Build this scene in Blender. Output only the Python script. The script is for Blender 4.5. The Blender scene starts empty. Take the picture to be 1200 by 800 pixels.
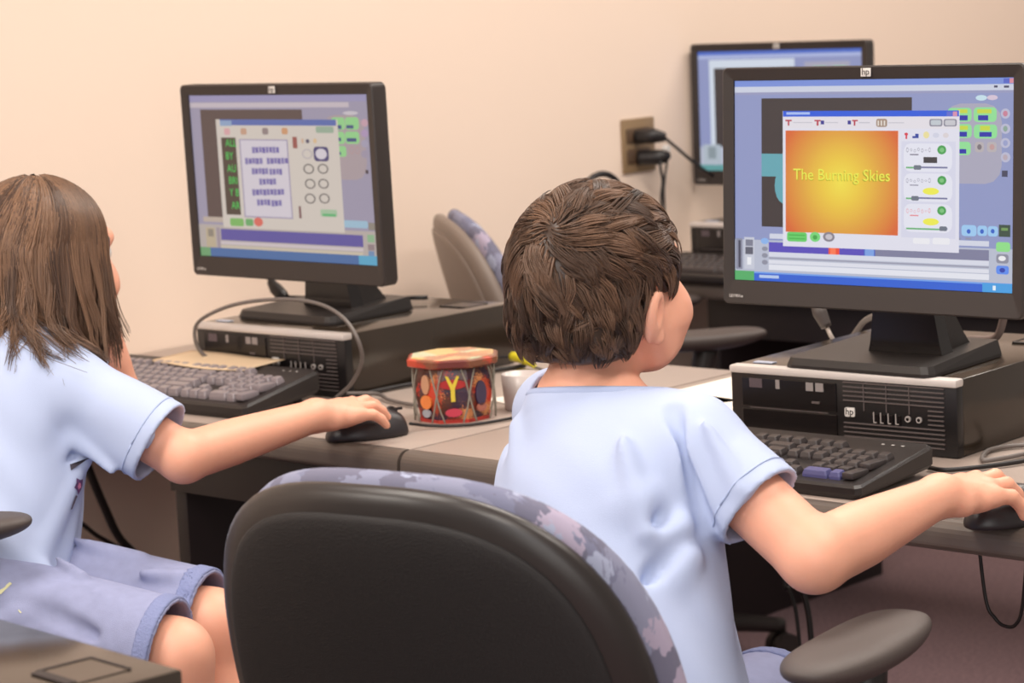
import bpy, bmesh, math, random
import numpy as np
from mathutils import Vector, Matrix

C = bpy.context.scene.collection
random.seed(4); RNG = np.random.default_rng(7)
DZ = .73            # height of the worktops

# ------------------------------------------------------------------ camera
cam_d = bpy.data.cameras.new('camera'); cam = bpy.data.objects.new('camera', cam_d); C.objects.link(cam)
_y, _p, _r = map(math.radians, (42.9463, 8.1024, 2.8538))
fw = Vector((-math.sin(_y)*math.cos(_p), math.cos(_y)*math.cos(_p), -math.sin(_p)))
rt = Vector((math.cos(_y), math.sin(_y), 0)); upv = rt.cross(fw)
r2 = rt*math.cos(_r) - upv*math.sin(_r); u2 = upv*math.cos(_r) + rt*math.sin(_r)
M = Matrix((r2, u2, -fw)).transposed().to_4x4(); M.translation = (0, 0, 1.3461)
cam.matrix_world = M
cam_d.sensor_width = 36; cam_d.lens = 2988.8/1200*36; cam_d.clip_start = .05
cam_d.dof.use_dof = True; cam_d.dof.focus_distance = 2.85; cam_d.dof.aperture_fstop = 9
bpy.context.scene.camera = cam

# ------------------------------------------------------------------ light
sc = bpy.context.scene
sc.view_settings.view_transform = 'Standard'; sc.view_settings.look = 'None'
sc.view_settings.gamma = 1; sc.view_settings.use_curve_mapping = False
sc.view_settings.exposure = .29
w = bpy.data.worlds.new('world'); sc.world = w; w.use_nodes = True
w.node_tree.nodes['Background'].inputs[0].default_value = (1.0, .88, .79, 1)
w.node_tree.nodes['Background'].inputs[1].default_value = .33
def area(name, loc, sx, sy, power, col, rot=(0, 0, 0)):
    l = bpy.data.lights.new(name, 'AREA'); l.shape = 'RECTANGLE'; l.size = sx; l.size_y = sy
    l.energy = power; l.color = col
    o = bpy.data.objects.new(name, l); C.objects.link(o); o.location = loc; o.rotation_euler = rot
    return o
# fluorescent troffers of the ceiling; last one added to lighten the left wall
for lx, ly, p in ((-2.2, 1.0, 29), (-2.2, 3.3, 27), (-.6, .2, 27), (-.6, 2.6, 24), (-2.2, 5.2, 26), (-2.9, -1.6, 70)):
    area('ceiling_or_fill_lamp', (lx, ly, 2.66), .6, 1.2, p, (1, .93, .85))
# bounce of a flash off the ceiling behind the camera
area('bounced_flash', (.4, -.6, 2.5), 1.6, 1.6, 22, (.93, .95, 1), (math.radians(38), 0, math.radians(40)))

# added fill light behind the camera, for fronts and under the desks
_d = Vector((-2.6, 2.6, .7))-Vector((1.5, -1.3, 1.35))
area('front_fill', (1.5, -1.3, 1.35), 2.2, 1.5, 26, (1, .96, .92)).rotation_euler = _d.to_track_quat('-Z', 'Y').to_euler()

# ------------------------------------------------------------------ materials
def lin(c): return c/12.92 if c <= .04045 else ((c+.055)/1.055)**2.4
def hx(h): return tuple(lin(int(h[i:i+2], 16)/255) for i in (0, 2, 4)) + (1,)
MATS = {}
def mat(name, col, rough=.6, metal=0, bump=0, bscale=200, var=0, vscale=40, sss=0, spec=.5, coat=0):
    if name in MATS: return MATS[name]
    m = bpy.data.materials.new(name); m.use_nodes = True; nt = m.node_tree; b = nt.nodes['Principled BSDF']
    c = hx(col) if isinstance(col, str) else col
    b.inputs['Base Color'].default_value = c; b.inputs['Roughness'].default_value = rough
    b.inputs['Metallic'].default_value = metal; b.inputs['Specular IOR Level'].default_value = spec
    if coat: b.inputs['Coat Weight'].default_value = coat; b.inputs['Coat Roughness'].default_value = .15
    tc = nt.nodes.new('ShaderNodeTexCoord')
    if sss:
        b.inputs['Subsurface Weight'].default_value = sss; b.inputs['Subsurface Radius'].default_value = (.012, .005, .003)
        b.inputs['Subsurface Scale'].default_value = 1
    if bump:
        n = nt.nodes.new('ShaderNodeTexNoise'); n.inputs['Scale'].default_value = bscale; n.inputs['Detail'].default_value = 4
        bp = nt.nodes.new('ShaderNodeBump'); bp.inputs['Strength'].default_value = bump; bp.inputs['Distance'].default_value = .002
        nt.links.new(tc.outputs['Object'], n.inputs['Vector']); nt.links.new(n.outputs[0], bp.inputs['Height'])
        nt.links.new(bp.outputs[0], b.inputs['Normal'])
    if var:
        n = nt.nodes.new('ShaderNodeTexNoise'); n.inputs['Scale'].default_value = vscale; n.inputs['Detail'].default_value = 5
        r = nt.nodes.new('ShaderNodeValToRGB'); e = r.color_ramp.elements
        e[0].position = .3; e[1].position = .7
        e[0].color = tuple(x*(1-var) for x in c[:3])+(1,); e[1].color = tuple(min(1, x*(1+var)) for x in c[:3])+(1,)
        nt.links.new(tc.outputs['Object'], n.inputs['Vector']); nt.links.new(n.outputs[0], r.inputs[0])
        nt.links.new(r.outputs[0], b.inputs['Base Color'])
    MATS[name] = m; return m
def emat(h, s=1.0):
    name = 'glow_' + h
    if name in MATS: return MATS[name]
    m = bpy.data.materials.new(name); m.use_nodes = True; nt = m.node_tree; b = nt.nodes['Principled BSDF']
    b.inputs['Base Color'].default_value = (.01, .01, .01, 1); b.inputs['Roughness'].default_value = .45
    b.inputs['Emission Color'].default_value = hx(h); b.inputs['Emission Strength'].default_value = s
    MATS[name] = m; return m
WALL = mat('wall_paint', 'eed9c8', .75, bump=.15, bscale=350)
CARPET = mat('carpet', '7d6468', .95, bump=.8, bscale=600, var=.25, vscale=120)
CEIL = mat('ceiling_tile', 'f0ece4', .9, bump=.3, bscale=150)
LAM = mat('laminate', 'a2938a', .42, var=.05, vscale=300)
NOSE = mat('edge_band', '5f554e', .38)
DARKW = mat('dark_panel', '1c1416', .5)
BLK = mat('black_plastic', '241f1e', .42, bump=.1, bscale=900)
BLKS = mat('black_gloss', '1a1616', .18)
BEZ = mat('bezel_plastic', '2e2725', .5)
CASE = mat('case_steel', '30271f', .17, spec=.6)
CASED = mat('case_front', '151213', .35)
SLAT = mat('grille_plastic', '5a5150', .4)
SILV = mat('silver_trim', 'd0c8c4', .45, metal=.15)
WHT = mat('white_print', 'd8d4d0', .5)
KEY = mat('keycap', '3b3535', .38)
KEYL = mat('keycap_sheen', '857c80', .3)  # reflections on the black keys painted in as a pale tone
KEYB = mat('keycap_blue', '50507e', .45)
RUB = mat('cable_rubber', '1b1718', .45)
RUBG = mat('cable_grey', '6a625e', .45)
PAD = mat('arm_pad_rubber', '4a413e', .55, bump=.25, bscale=700)
SHELL = mat('chair_shell', '151112', .62, bump=.5, bscale=900)
RIMM = mat('chair_shell_rim', '262120', .36)
SKIN = mat('skin', 'e8a98e', .5, sss=.15, bump=.06, bscale=500, var=.03, vscale=30)
SHIRT = mat('blue_cotton', 'b2bfde', .85, bump=.25, bscale=1200)
SHIRTD = mat('blue_rib', 'a8b6d8', .85, bump=.4, bscale=900)
SHORT = mat('grey_blue_twill', '8e93b4', .85, bump=.35, bscale=1000, var=.06, vscale=60)
SHORTD = mat('twill_band', '7d86ae', .85, bump=.8, bscale=300)
PAPER = mat('paper', 'ece4da', .8)
PAPERB = mat('beige_paper', 'd8bf9f', .7)
PLATE = mat('outlet_plate', '8d7558', .4)
LIP = mat('lip', 'c87668', .5)
EYE = mat('eye', 'e8e4e0', .2)

def hair_mat(name, a, b_):
    m = bpy.data.materials.new(name); m.use_nodes = True; nt = m.node_tree; b = nt.nodes['Principled BSDF']
    at = nt.nodes.new('ShaderNodeAttribute'); at.attribute_name = 'tone'
    mx = nt.nodes.new('ShaderNodeMix'); mx.data_type = 'RGBA'
    mx.inputs['A'].default_value = hx(a); mx.inputs['B'].default_value = hx(b_)
    nt.links.new(at.outputs['Fac'], mx.inputs['Factor']); nt.links.new(mx.outputs['Result'], b.inputs['Base Color'])
    b.inputs['Roughness'].default_value = .42; b.inputs['Specular IOR Level'].default_value = .45
    return m
HAIRB = hair_mat('short_brown_hair', '2f2019', '705340')
HAIRG = hair_mat('long_brown_hair', '422e24', '8a6850')

def fabric():
    m = bpy.data.materials.new('patterned_fabric'); m.use_nodes = True; nt = m.node_tree; b = nt.nodes['Principled BSDF']
    tc = nt.nodes.new('ShaderNodeTexCoord'); v = nt.nodes.new('ShaderNodeTexVoronoi'); v.inputs['Scale'].default_value = 42
    n = nt.nodes.new('ShaderNodeTexNoise'); n.inputs['Scale'].default_value = 40
    va = nt.nodes.new('ShaderNodeVectorMath'); va.operation = 'MULTIPLY_ADD'; va.inputs[1].default_value = (.03, .03, .03)
    nt.links.new(n.outputs['Color'], va.inputs[0]); nt.links.new(tc.outputs['Object'], va.inputs[2]); nt.links.new(va.outputs[0], v.inputs['Vector'])
    r = nt.nodes.new('ShaderNodeValToRGB'); r.color_ramp.interpolation = 'CONSTANT'
    e = r.color_ramp.elements; e[0].color = hx('6b6a7e'); e[1].position = .3; e[1].color = hx('83859c')
    for p, c in ((.62, 'a399ae'), (.74, '74768e'), (.88, '9ca2ba')):
        q = e.new(p); q.color = hx(c)
    sp = nt.nodes.new('ShaderNodeSeparateColor'); nt.links.new(v.outputs['Color'], sp.inputs[0])
    nt.links.new(sp.outputs[0], r.inputs[0]); nt.links.new(r.outputs[0], b.inputs['Base Color']); b.inputs['Roughness'].default_value = .9
    return m
FABRIC = fabric()

# ------------------------------------------------------------------ mesh helpers
def link(name, me, mt, parent=None, smooth=False):
    o = bpy.data.objects.new(name, me); C.objects.link(o)
    if mt is not None:
        for q in (mt if isinstance(mt, (list, tuple)) else [mt]): me.materials.append(q)
    if parent: o.parent = parent
    if smooth:
        me.polygons.foreach_set('use_smooth', [True]*len(me.polygons))
    return o
def bm_new(): return bmesh.new()
def bm_box(bm, c, s, bev=0, rot=None, seg=2):
    t = bmesh.new(); bmesh.ops.create_cube(t, size=1)
    bmesh.ops.scale(t, vec=s, verts=t.verts)
    if bev: bmesh.ops.bevel(t, geom=t.edges[:], offset=bev, segments=seg, affect='EDGES', profile=.5)
    if rot is not None: bmesh.ops.rotate(t, matrix=rot, verts=t.verts)
    bmesh.ops.translate(t, vec=c, verts=t.verts)
    me = bpy.data.meshes.new('t'); t.to_mesh(me); t.free(); bm.from_mesh(me); bpy.data.meshes.remove(me)
def bm_cyl(bm, a, b, ra, rb=None, n=20):
    a, b = Vector(a), Vector(b); rb = ra if rb is None else rb
    t = bmesh.new(); bmesh.ops.create_cone(t, cap_ends=True, segments=n, radius1=ra, radius2=rb, depth=(b-a).length)
    q = (b-a).to_track_quat('Z', 'Y').to_matrix()
    bmesh.ops.rotate(t, matrix=q, verts=t.verts); bmesh.ops.translate(t, vec=(a+b)/2, verts=t.verts)
    me = bpy.data.meshes.new('t'); t.to_mesh(me); t.free(); bm.from_mesh(me); bpy.data.meshes.remove(me)
def fin(name, bm, mt, parent=None, smooth=False, ang=None):
    me = bpy.data.meshes.new(name); bm.to_mesh(me); bm.free()
    o = link(name, me, mt, parent)
    if smooth:
        me.polygons.foreach_set('use_smooth', [True]*len(me.polygons))
        me.set_sharp_from_angle(angle=math.radians(ang or 40))
    return o
def box(name, c, s, mt, parent=None, bev=0, rot=None):
    b = bm_new(); bm_box(b, c, s, bev, rot); return fin(name, b, mt, parent, smooth=bev > 0)
def catmull(P, k=6):
    P = [np.array(p, float) for p in P]; P = [2*P[0]-P[1]] + P + [2*P[-1]-P[-2]]; out = []
    for i in range(1, len(P)-2):
        for t in np.linspace(0, 1, k, endpoint=False):
            a, b, c, d = P[i-1:i+3]
            out.append(.5*((2*b)+(-a+c)*t+(2*a-5*b+4*c-d)*t*t+(-a+3*b-3*c+d)*t**3))
    out.append(P[-2]); return out
def tube_mesh(P, r, n=8, k=6, name='tube'):
    P = catmull(P, k) if k else [np.array(p, float) for p in P]
    m = len(P); rr = [r]*m if np.isscalar(r) else np.interp(np.linspace(0, 1, m), np.linspace(0, 1, len(r)), r)
    V = []; F = []; nrm = None
    for i, p in enumerate(P):
        t = P[min(i+1, m-1)]-P[max(i-1, 0)]; t = t/(np.linalg.norm(t)+1e-9)
        if nrm is None: nrm = np.cross(t, (0, 0, 1) if abs(t[2]) < .9 else (1, 0, 0))
        nrm = nrm-t*(nrm@t); nrm = nrm/np.linalg.norm(nrm); bn = np.cross(t, nrm)
        for j in range(n):
            a = 2*math.pi*j/n; V.append(p+rr[i]*(math.cos(a)*nrm+math.sin(a)*bn))
    for i in range(m-1):
        for j in range(n):
            F.append((i*n+j, i*n+(j+1) % n, (i+1)*n+(j+1) % n, (i+1)*n+j))
    F.append(tuple(range(n))[::-1]); F.append(tuple(range((m-1)*n, m*n)))
    me = bpy.data.meshes.new(name); me.from_pydata([tuple(v) for v in V], [], F); me.update(); return me
def tube(name, P, r, mt, parent=None, n=8, k=6): return link(name, tube_mesh(P, r, n, k, name), mt, parent, True)
def loft_mesh(name, rings, cap=True):
    n = len(rings[0]); V = [tuple(map(float, p)) for r in rings for p in r]; F = []
    for i in range(len(rings)-1):
        for j in range(n): F.append((i*n+j, i*n+(j+1) % n, (i+1)*n+(j+1) % n, (i+1)*n+j))
    if cap: F.append(tuple(range(n))[::-1]); F.append(tuple(range((len(rings)-1)*n, len(rings)*n)))
    me = bpy.data.meshes.new(name); me.from_pydata(V, [], F); me.update(); return me
def thing(name, label, cat, loc=(0, 0, 0), rz=0, group=None):
    o = bpy.data.objects.new(name, None); C.objects.link(o); o.empty_display_size = .05
    o.location = loc; o.rotation_euler = (0, 0, rz); o['label'] = label; o['category'] = cat
    if group: o['group'] = group
    return o
def tag(o, label, cat, group=None):
    o['label'] = label; o['category'] = cat
    if group: o['group'] = group
    return o
def struct(o): o['kind'] = 'structure'; return o
def dup(root, loc, rz, label, group=None):
    def cp(o, par):
        c = o.copy(); C.objects.link(c); c.parent = par
        for ch in list(o.children): cp(ch, c)
        return c
    r = cp(root, None); r.location = loc; r.rotation_euler = (0, 0, rz); r['label'] = label
    if group: r['group'] = group
    return r
def text_obj(name, s, size, mt, parent, loc, rot=(math.pi/2, 0, 0), ext=.0002, sx=1.0, font=None):
    cu = bpy.data.curves.new(name, 'FONT'); cu.body = s; cu.size = size; cu.extrude = ext
    cu.align_x = 'CENTER'; cu.align_y = 'CENTER'; cu.resolution_u = 3
    t = bpy.data.objects.new(name, cu); C.objects.link(t)
    me = bpy.data.meshes.new_from_object(t.evaluated_get(bpy.context.evaluated_depsgraph_get()))
    bpy.data.objects.remove(t)
    me.transform(Matrix.Diagonal((sx, 1, 1, 1)))
    me.materials.clear()
    o = link(name, me, mt, parent); o.location = loc; o.rotation_euler = rot; return o

# ------------------------------------------------------------------ signed-distance bodies (numpy)
def rc(a, b, ra, rb=None):
    a = np.array(a, float); b = np.array(b, float); rb = ra if rb is None else rb; d = b-a; L2 = max(d@d, 1e-12)
    def f(p):
        q = p-a; t = np.clip((q@d)/L2, 0, 1)
        return np.sqrt(((q-t[:, None]*d)**2).sum(1))-(ra+t*(rb-ra))
    return f
def ell(c, r, R=None):
    c = np.array(c, float); r = np.array(r, float)
    def f(p):
        q = p-c
        if R is not None: q = q@R
        k0 = np.sqrt(((q/r)**2).sum(1)); k1 = np.sqrt(((q/(r*r))**2).sum(1))+1e-9
        return k0*(k0-1)/k1
    return f
def smin(a, b, k):
    h = np.clip(.5+.5*(b-a)/k, 0, 1); return b+(a-b)*h-k*h*(1-h)
def smax(a, b, k): return -smin(-a, -b, k)
def union(fs, k):
    def f(p):
        d = fs[0](p)
        for g in fs[1:]: d = smin(d, g(p), k)
        return d
    return f
def slab(o, R, zs, rxs, rys, xcs, ycs):
    """elliptic column along local z with interpolated half-widths and centre"""
    o = np.array(o, float); z0, z1 = zs[0], zs[-1]
    G = np.linspace(z0, z1, 161)
    def sm(v):
        y = np.interp(G, zs, v)
        for _ in range(160): y[1:-1] = (y[:-2]+2*y[1:-1]+y[2:])/4
        return y
    zs, rxs, rys, xcs, ycs = G, sm(rxs), sm(rys), sm(xcs), sm(ycs)
    def f(p):
        q = (p-o)@R; z = np.clip(q[:, 2], z0, z1)
        rx = np.interp(z, zs, rxs); ry = np.interp(z, zs, rys)
        x = q[:, 0]-np.interp(z, zs, xcs); y = q[:, 1]-np.interp(z, zs, ycs)
        k0 = np.sqrt((x/rx)**2+(y/ry)**2)+1e-9; k1 = np.sqrt((x/rx**2)**2+(y/ry**2)**2)+1e-9
        d = k0*(k0-1)/k1; dz = np.abs(q[:, 2]-(z0+z1)/2)-(z1-z0)/2
        return np.minimum(np.maximum(d, dz), 0)+np.sqrt(np.maximum(d, 0)**2+np.maximum(dz, 0)**2)
    return f
def half(o, n):
    o = np.array(o, float); n = np.array(n, float); n = n/np.linalg.norm(n)
    return lambda p: (p-o)@n          # negative behind the plane
def sdf_mesh(name, f, lo, hi, h, relax=1):
    lo = np.array(lo, float); hi = np.array(hi, float); B = 8
    nb = np.ceil((hi-lo)/h/B).astype(int)+1; n = nb*B
    V = np.empty(n, np.float32)
    bc = np.stack(np.meshgrid(*[np.arange(k) for k in nb], indexing='ij'), -1).reshape(-1, 3)
    cen = lo+(bc*B+(B-1)/2)*h
    d = f(cen); rad = B*h*.87*1.6+.012
    V4 = V.reshape(nb[0], B, nb[1], B, nb[2], B)
    V4[:] = np.where(d < 0, -1., 1.).reshape(nb[0], 1, nb[1], 1, nb[2], 1)
    act = bc[np.abs(d) < rad]
    off = np.stack(np.meshgrid(*[np.arange(B)]*3, indexing='ij'), -1).reshape(-1, 3)
    for s in range(0, len(act), 400):
        a = act[s:s+400]; idx = (a[:, None]*B+off[None]).reshape(-1, 3)
        V[idx[:, 0], idx[:, 1], idx[:, 2]] = f(lo+idx*h)
    S = V < 0
    cnt = np.zeros(n-1, np.int8)
    for dx in (0, 1):
        for dy in (0, 1):
            for dz in (0, 1): cnt += S[dx:n[0]-1+dx, dy:n[1]-1+dy, dz:n[2]-1+dz]
    cells = np.argwhere((cnt > 0) & (cnt < 8))
    ids = np.full(n-1, -1, np.int32); ids[tuple(cells.T)] = np.arange(len(cells))
    acc = np.zeros((len(cells), 3)); m = np.zeros(len(cells))
    cor = [(0, 0, 0), (1, 0, 0), (0, 1, 0), (1, 1, 0), (0, 0, 1), (1, 0, 1), (0, 1, 1), (1, 1, 1)]
    for i in range(8):
        for j in range(i+1, 8):
            df = np.array(cor[j])-np.array(cor[i])
            if np.abs(df).sum() != 1: continue
            va = V[tuple((cells+cor[i]).T)]; vb = V[tuple((cells+cor[j]).T)]
            k = (va < 0) != (vb < 0); t = np.where(k, va/np.where(va == vb, 1, va-vb), 0)
            acc[k] += (np.array(cor[i])+t[:, None]*df)[k]; m[k] += 1
    P = lo+(cells+acc/m[:, None])*h
    Q = []
    for ax in range(3):
        e = [0, 0, 0]; e[ax] = 1; a1, a2 = (ax+1) % 3, (ax+2) % 3
        sl0 = tuple(slice(0, n[i]-1) for i in range(3)); sl1 = tuple(slice(e[i], n[i]-1+e[i]) for i in range(3))
        ed = np.argwhere(S[sl0] != S[sl1]); ed = ed[(ed[:, a1] > 0) & (ed[:, a2] > 0)]
        s = S[tuple(ed.T)]
        c = ed.copy(); i0 = ids[tuple(c.T)]; c[:, a1] -= 1; i1 = ids[tuple(c.T)]; c[:, a2] -= 1; i2 = ids[tuple(c.T)]; c[:, a1] += 1; i3 = ids[tuple(c.T)]
        q = np.stack([i0, i1, i2, i3], 1); q[~s] = q[~s][:, ::-1]; Q.append(q)
    Q = np.concatenate(Q); Q = Q[(Q >= 0).all(1)]
    for _ in range(relax):
        A = np.zeros_like(P); cn = np.zeros(len(P))
        for i in range(4):
            a, b = Q[:, i], Q[:, (i+1) % 4]
            for k in range(3):
                A[:, k] += np.bincount(a, P[b, k], len(P))+np.bincount(b, P[a, k], len(P))
            cn += np.bincount(a, minlength=len(P))+np.bincount(b, minlength=len(P))
        P = P*.5+.5*A/np.maximum(cn, 1)[:, None]
    me = bpy.data.meshes.new(name)
    me.vertices.add(len(P)); me.vertices.foreach_set('co', P.astype(np.float32).ravel())
    me.loops.add(len(Q)*4); me.loops.foreach_set('vertex_index', Q.astype(np.int32).ravel())
    me.polygons.add(len(Q)); me.polygons.foreach_set('loop_start', np.arange(0, len(Q)*4, 4, dtype=np.int32))
    me.polygons.foreach_set('loop_total', np.full(len(Q), 4, np.int32))
    me.update(calc_edges=True); me.validate()
    return me

# ================================================================== SETTING
XW = -3.482
struct(box('wall_left', (XW-.06, 3.2, 1.35), (.12, 8.4, 2.9), WALL))
struct(box('floor', (-1.4, 3.2, -.05), (4.3, 8.4, .1), CARPET))
struct(box('ceiling', (-1.4, 3.2, 2.75), (4.3, 8.4, .1), CEIL))

# ================================================================== DESKS
def desk(name, label, x0, x1, ye, legs, depth=.745, modest=True, grp='grey laminate computer desks'):
    cx = (x0+x1)/2
    t = thing(name, label, 'desk', (cx, ye+depth/2, 0), 0, grp)
    w_ = x1-x0
    def loc(x, y, z): return (x-cx, y-ye-depth/2, z)
    box('worktop', loc(cx, ye+depth/2+.012, DZ-.016), (w_-.004, depth-.024, .032), LAM, t, .0015)
    # rounded front edge band
    n = 10; prof = [(0.024, 0.0)]
    prof = [(.024, .0003)] + [(.018-.018*math.sin(a), -.018+.0183*math.cos(a)) for a in np.linspace(0, math.pi/2, 7)] + \
           [(.0, -.026)] + [(.012-.012*math.cos(a), -.026-.010*math.sin(a)) for a in np.linspace(.3, math.pi/2, 4)] + [(.024, -.036)]
    rings = [[(s*(w_/2-.002), -depth/2+p[0], DZ+p[1]) for p in prof] for s in (1, -1)]
    link('edge_band', loft_mesh('edge_band', rings), NOSE, t)
    ax0 = legs[0]
    box('apron', loc((ax0+x1)/2, ye+.072, .653), (x1-ax0-.02, .018, .084), DARKW, t, .001)
    for lx in legs:
        box('leg_panel', loc(lx+.012, ye+.355, .347), (.026, .55, .694), DARKW, t, .002)
    if modest: box('modesty_panel', loc((ax0+x1)/2, ye+depth-.07, .54), (x1-ax0-.05, .018, .30), DARKW, t, .001)
    return t
desk('computer_desk', 'grey laminate desk with rounded edge, end against the wall, under the left keyboard', XW+.002, -2.3905, 2.334, (-2.955,))
desk('computer_desk', 'grey laminate desk on the right carrying the screen with the orange picture', -2.3885, -1.10, 2.334, (-1.16,))
desk('computer_desk', 'far grey desk behind the boy, under the partly hidden monitor', XW+.002, -1.6, 3.948, (-3.2, -1.66))
desk('computer_desk', 'desk under the nearest computer case in the bottom left corner', -2.9, -1.4, .50, (-2.85, -1.45))

# ================================================================== COMPUTER CASES
def make_pc(label):
    t = thing('desktop_computer', label, 'computer', (0, 0, 0), 0, 'black desktop computer cases')
    W, D, H = .338, .378, .1                                  # origin: front centre, bottom
    b = bm_new(); bm_box(b, (0, D/2+.006, H/2), (W, D-.012, H-.002), .0025)
    fin('case', b, CASE, t, True)
    b = bm_new(); bm_box(b, (0, .008, H/2-.002), (W-.001, .018, H-.006), .002); fin('front_panel', b, CASED, t, True)
    b = bm_new(); bm_box(b, (0, .006, H-.0055), (W+.001, .020, .0105), .003); fin('silver_strip', b, SILV, t, True)
    # drive bays
    b = bm_new(); bm_box(b, (-.078, -.0015, .066), (.145, .003, .038), .001)
    o = fin('optical_drive', b, BLKS, t)
    b = bm_new(); bm_box(b, (-.036, -.0035, .058), (.012, .002, .003), .0005); fin('eject_button', b, SLAT, o)
    b = bm_new(); bm_box(b, (-.078, -.0015, .026), (.145, .003, .036), .001); fin('drive_bay', b, BLKS, t)
    b = bm_new(); bm_box(b, (-.078, -.0032, .0455), (.12, .001, .0012)); fin('bay_seam', b, SLAT, t)
    # grille
    b = bm_new()
    for i in range(14):
        z = .012+i*.0058
        if 5 <= i <= 8:
            bm_box(b, (.139, -.0015, z), (.022, .004, .0016)); continue
        bm_box(b, (.078, -.0015, z), (.146, .004, .0016))
    for x in (.035, .068, .101): bm_box(b, (x, -.0012, .070), (.0014, .003, .036))
    fin('grille', b, SLAT, t)
    bm = bm_new(); bm_box(bm, (.014, -.002, .049), (.015, .0024, .012), .002); lg = fin('maker_badge', bm, WHT, t)
    text_obj('badge_letters', 'hp', .012, BLKS, lg, (.014, -.0034, .0495))
    # ports
    b = bm_new()
    for i, x in enumerate((.054, .064, .075, .086)):
        bm_box(b, (x, -.002, .043), (.0055, .002, .013), .0006)
    pt = fin('usb_ports', b, BLKS, t)
    b = bm_new()
    for i, x in enumerate((.050, .060, .071, .082)): bm_box(b, (x, -.0034, .045), (.0012, .001, .013)); bm_box(b, (x+.002, -.0034, .0385), (.004, .001, .0012))
    for x in (.099, .115):
        bm_cyl(b, (x, -.001, .046), (x, -.0036, .046), .004, n=14)
    fin('port_symbols', b, mat('dim_print', 'a59e9b', .5), t)
    b = bm_new()
    for x in (.099, .115): bm_cyl(b, (x, -.002, .046), (x, -.0042, .046), .0022, n=10)
    fin('audio_jacks', b, BLKS, t)
    for x, w_, h_, m_ in ((-.128, .02, .012, 'label_dim'), (-.094, .006, .012, 'label_mid'), (-.045, .011, .011, 'label_mid'), (-.030, .012, .011, 'label_mid')):
        b = bm_new(); bm_box(b, (x, -.0033, .078), (w_, .0006, h_)); fin('drive_label', b, mat(m_, '55494f' if m_ == 'label_dim' else '8d8584', .5), t)
    # recessed latch in the lid
    b = bm_new()
    bm_box(b, (.11, .325, H-.0005), (.056, .052, .001), .0003); lt = fin('lid_latch', b, CASE, t)
    b = bm_new(); bm_box(b, (.11, .299, H+.0001), (.05, .010, .0014), .0003); bm_box(b, (.083, .326, H+.0002), (.003, .05, .001)); bm_box(b, (.11, .351, H+.0002), (.056, .003, .001))
    fin('latch_recess', b, DARKW, lt)
    b = bm_new(); bm_box(b, (-.135, .03, H), (.03, .012, .0012), .0003); fin('case_sticker', b, mat('sticker', 'b4bcd0', .3), t)
    return t
pcL = make_pc('black desktop computer lying flat behind the left keyboard, with a cable looped across its front')
pcL.location = (-2.938, 2.606, DZ); pcL.rotation_euler[2] = math.radians(.54)
pcR = dup(pcL, (-1.8805, 2.630, DZ), math.radians(3.1), 'black desktop computer lying flat on the right, under the screen with the orange picture')
pcF = dup(pcL, (-3.126, 4.10, DZ), math.radians(1), 'far desktop computer right of the boy\'s forehead, mostly hidden behind the big monitor')
pcN = dup(pcL, (-1.705, .862, DZ), math.radians(-4.6), 'brown-topped desktop computer cut off in the bottom left corner of the photo')

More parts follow.
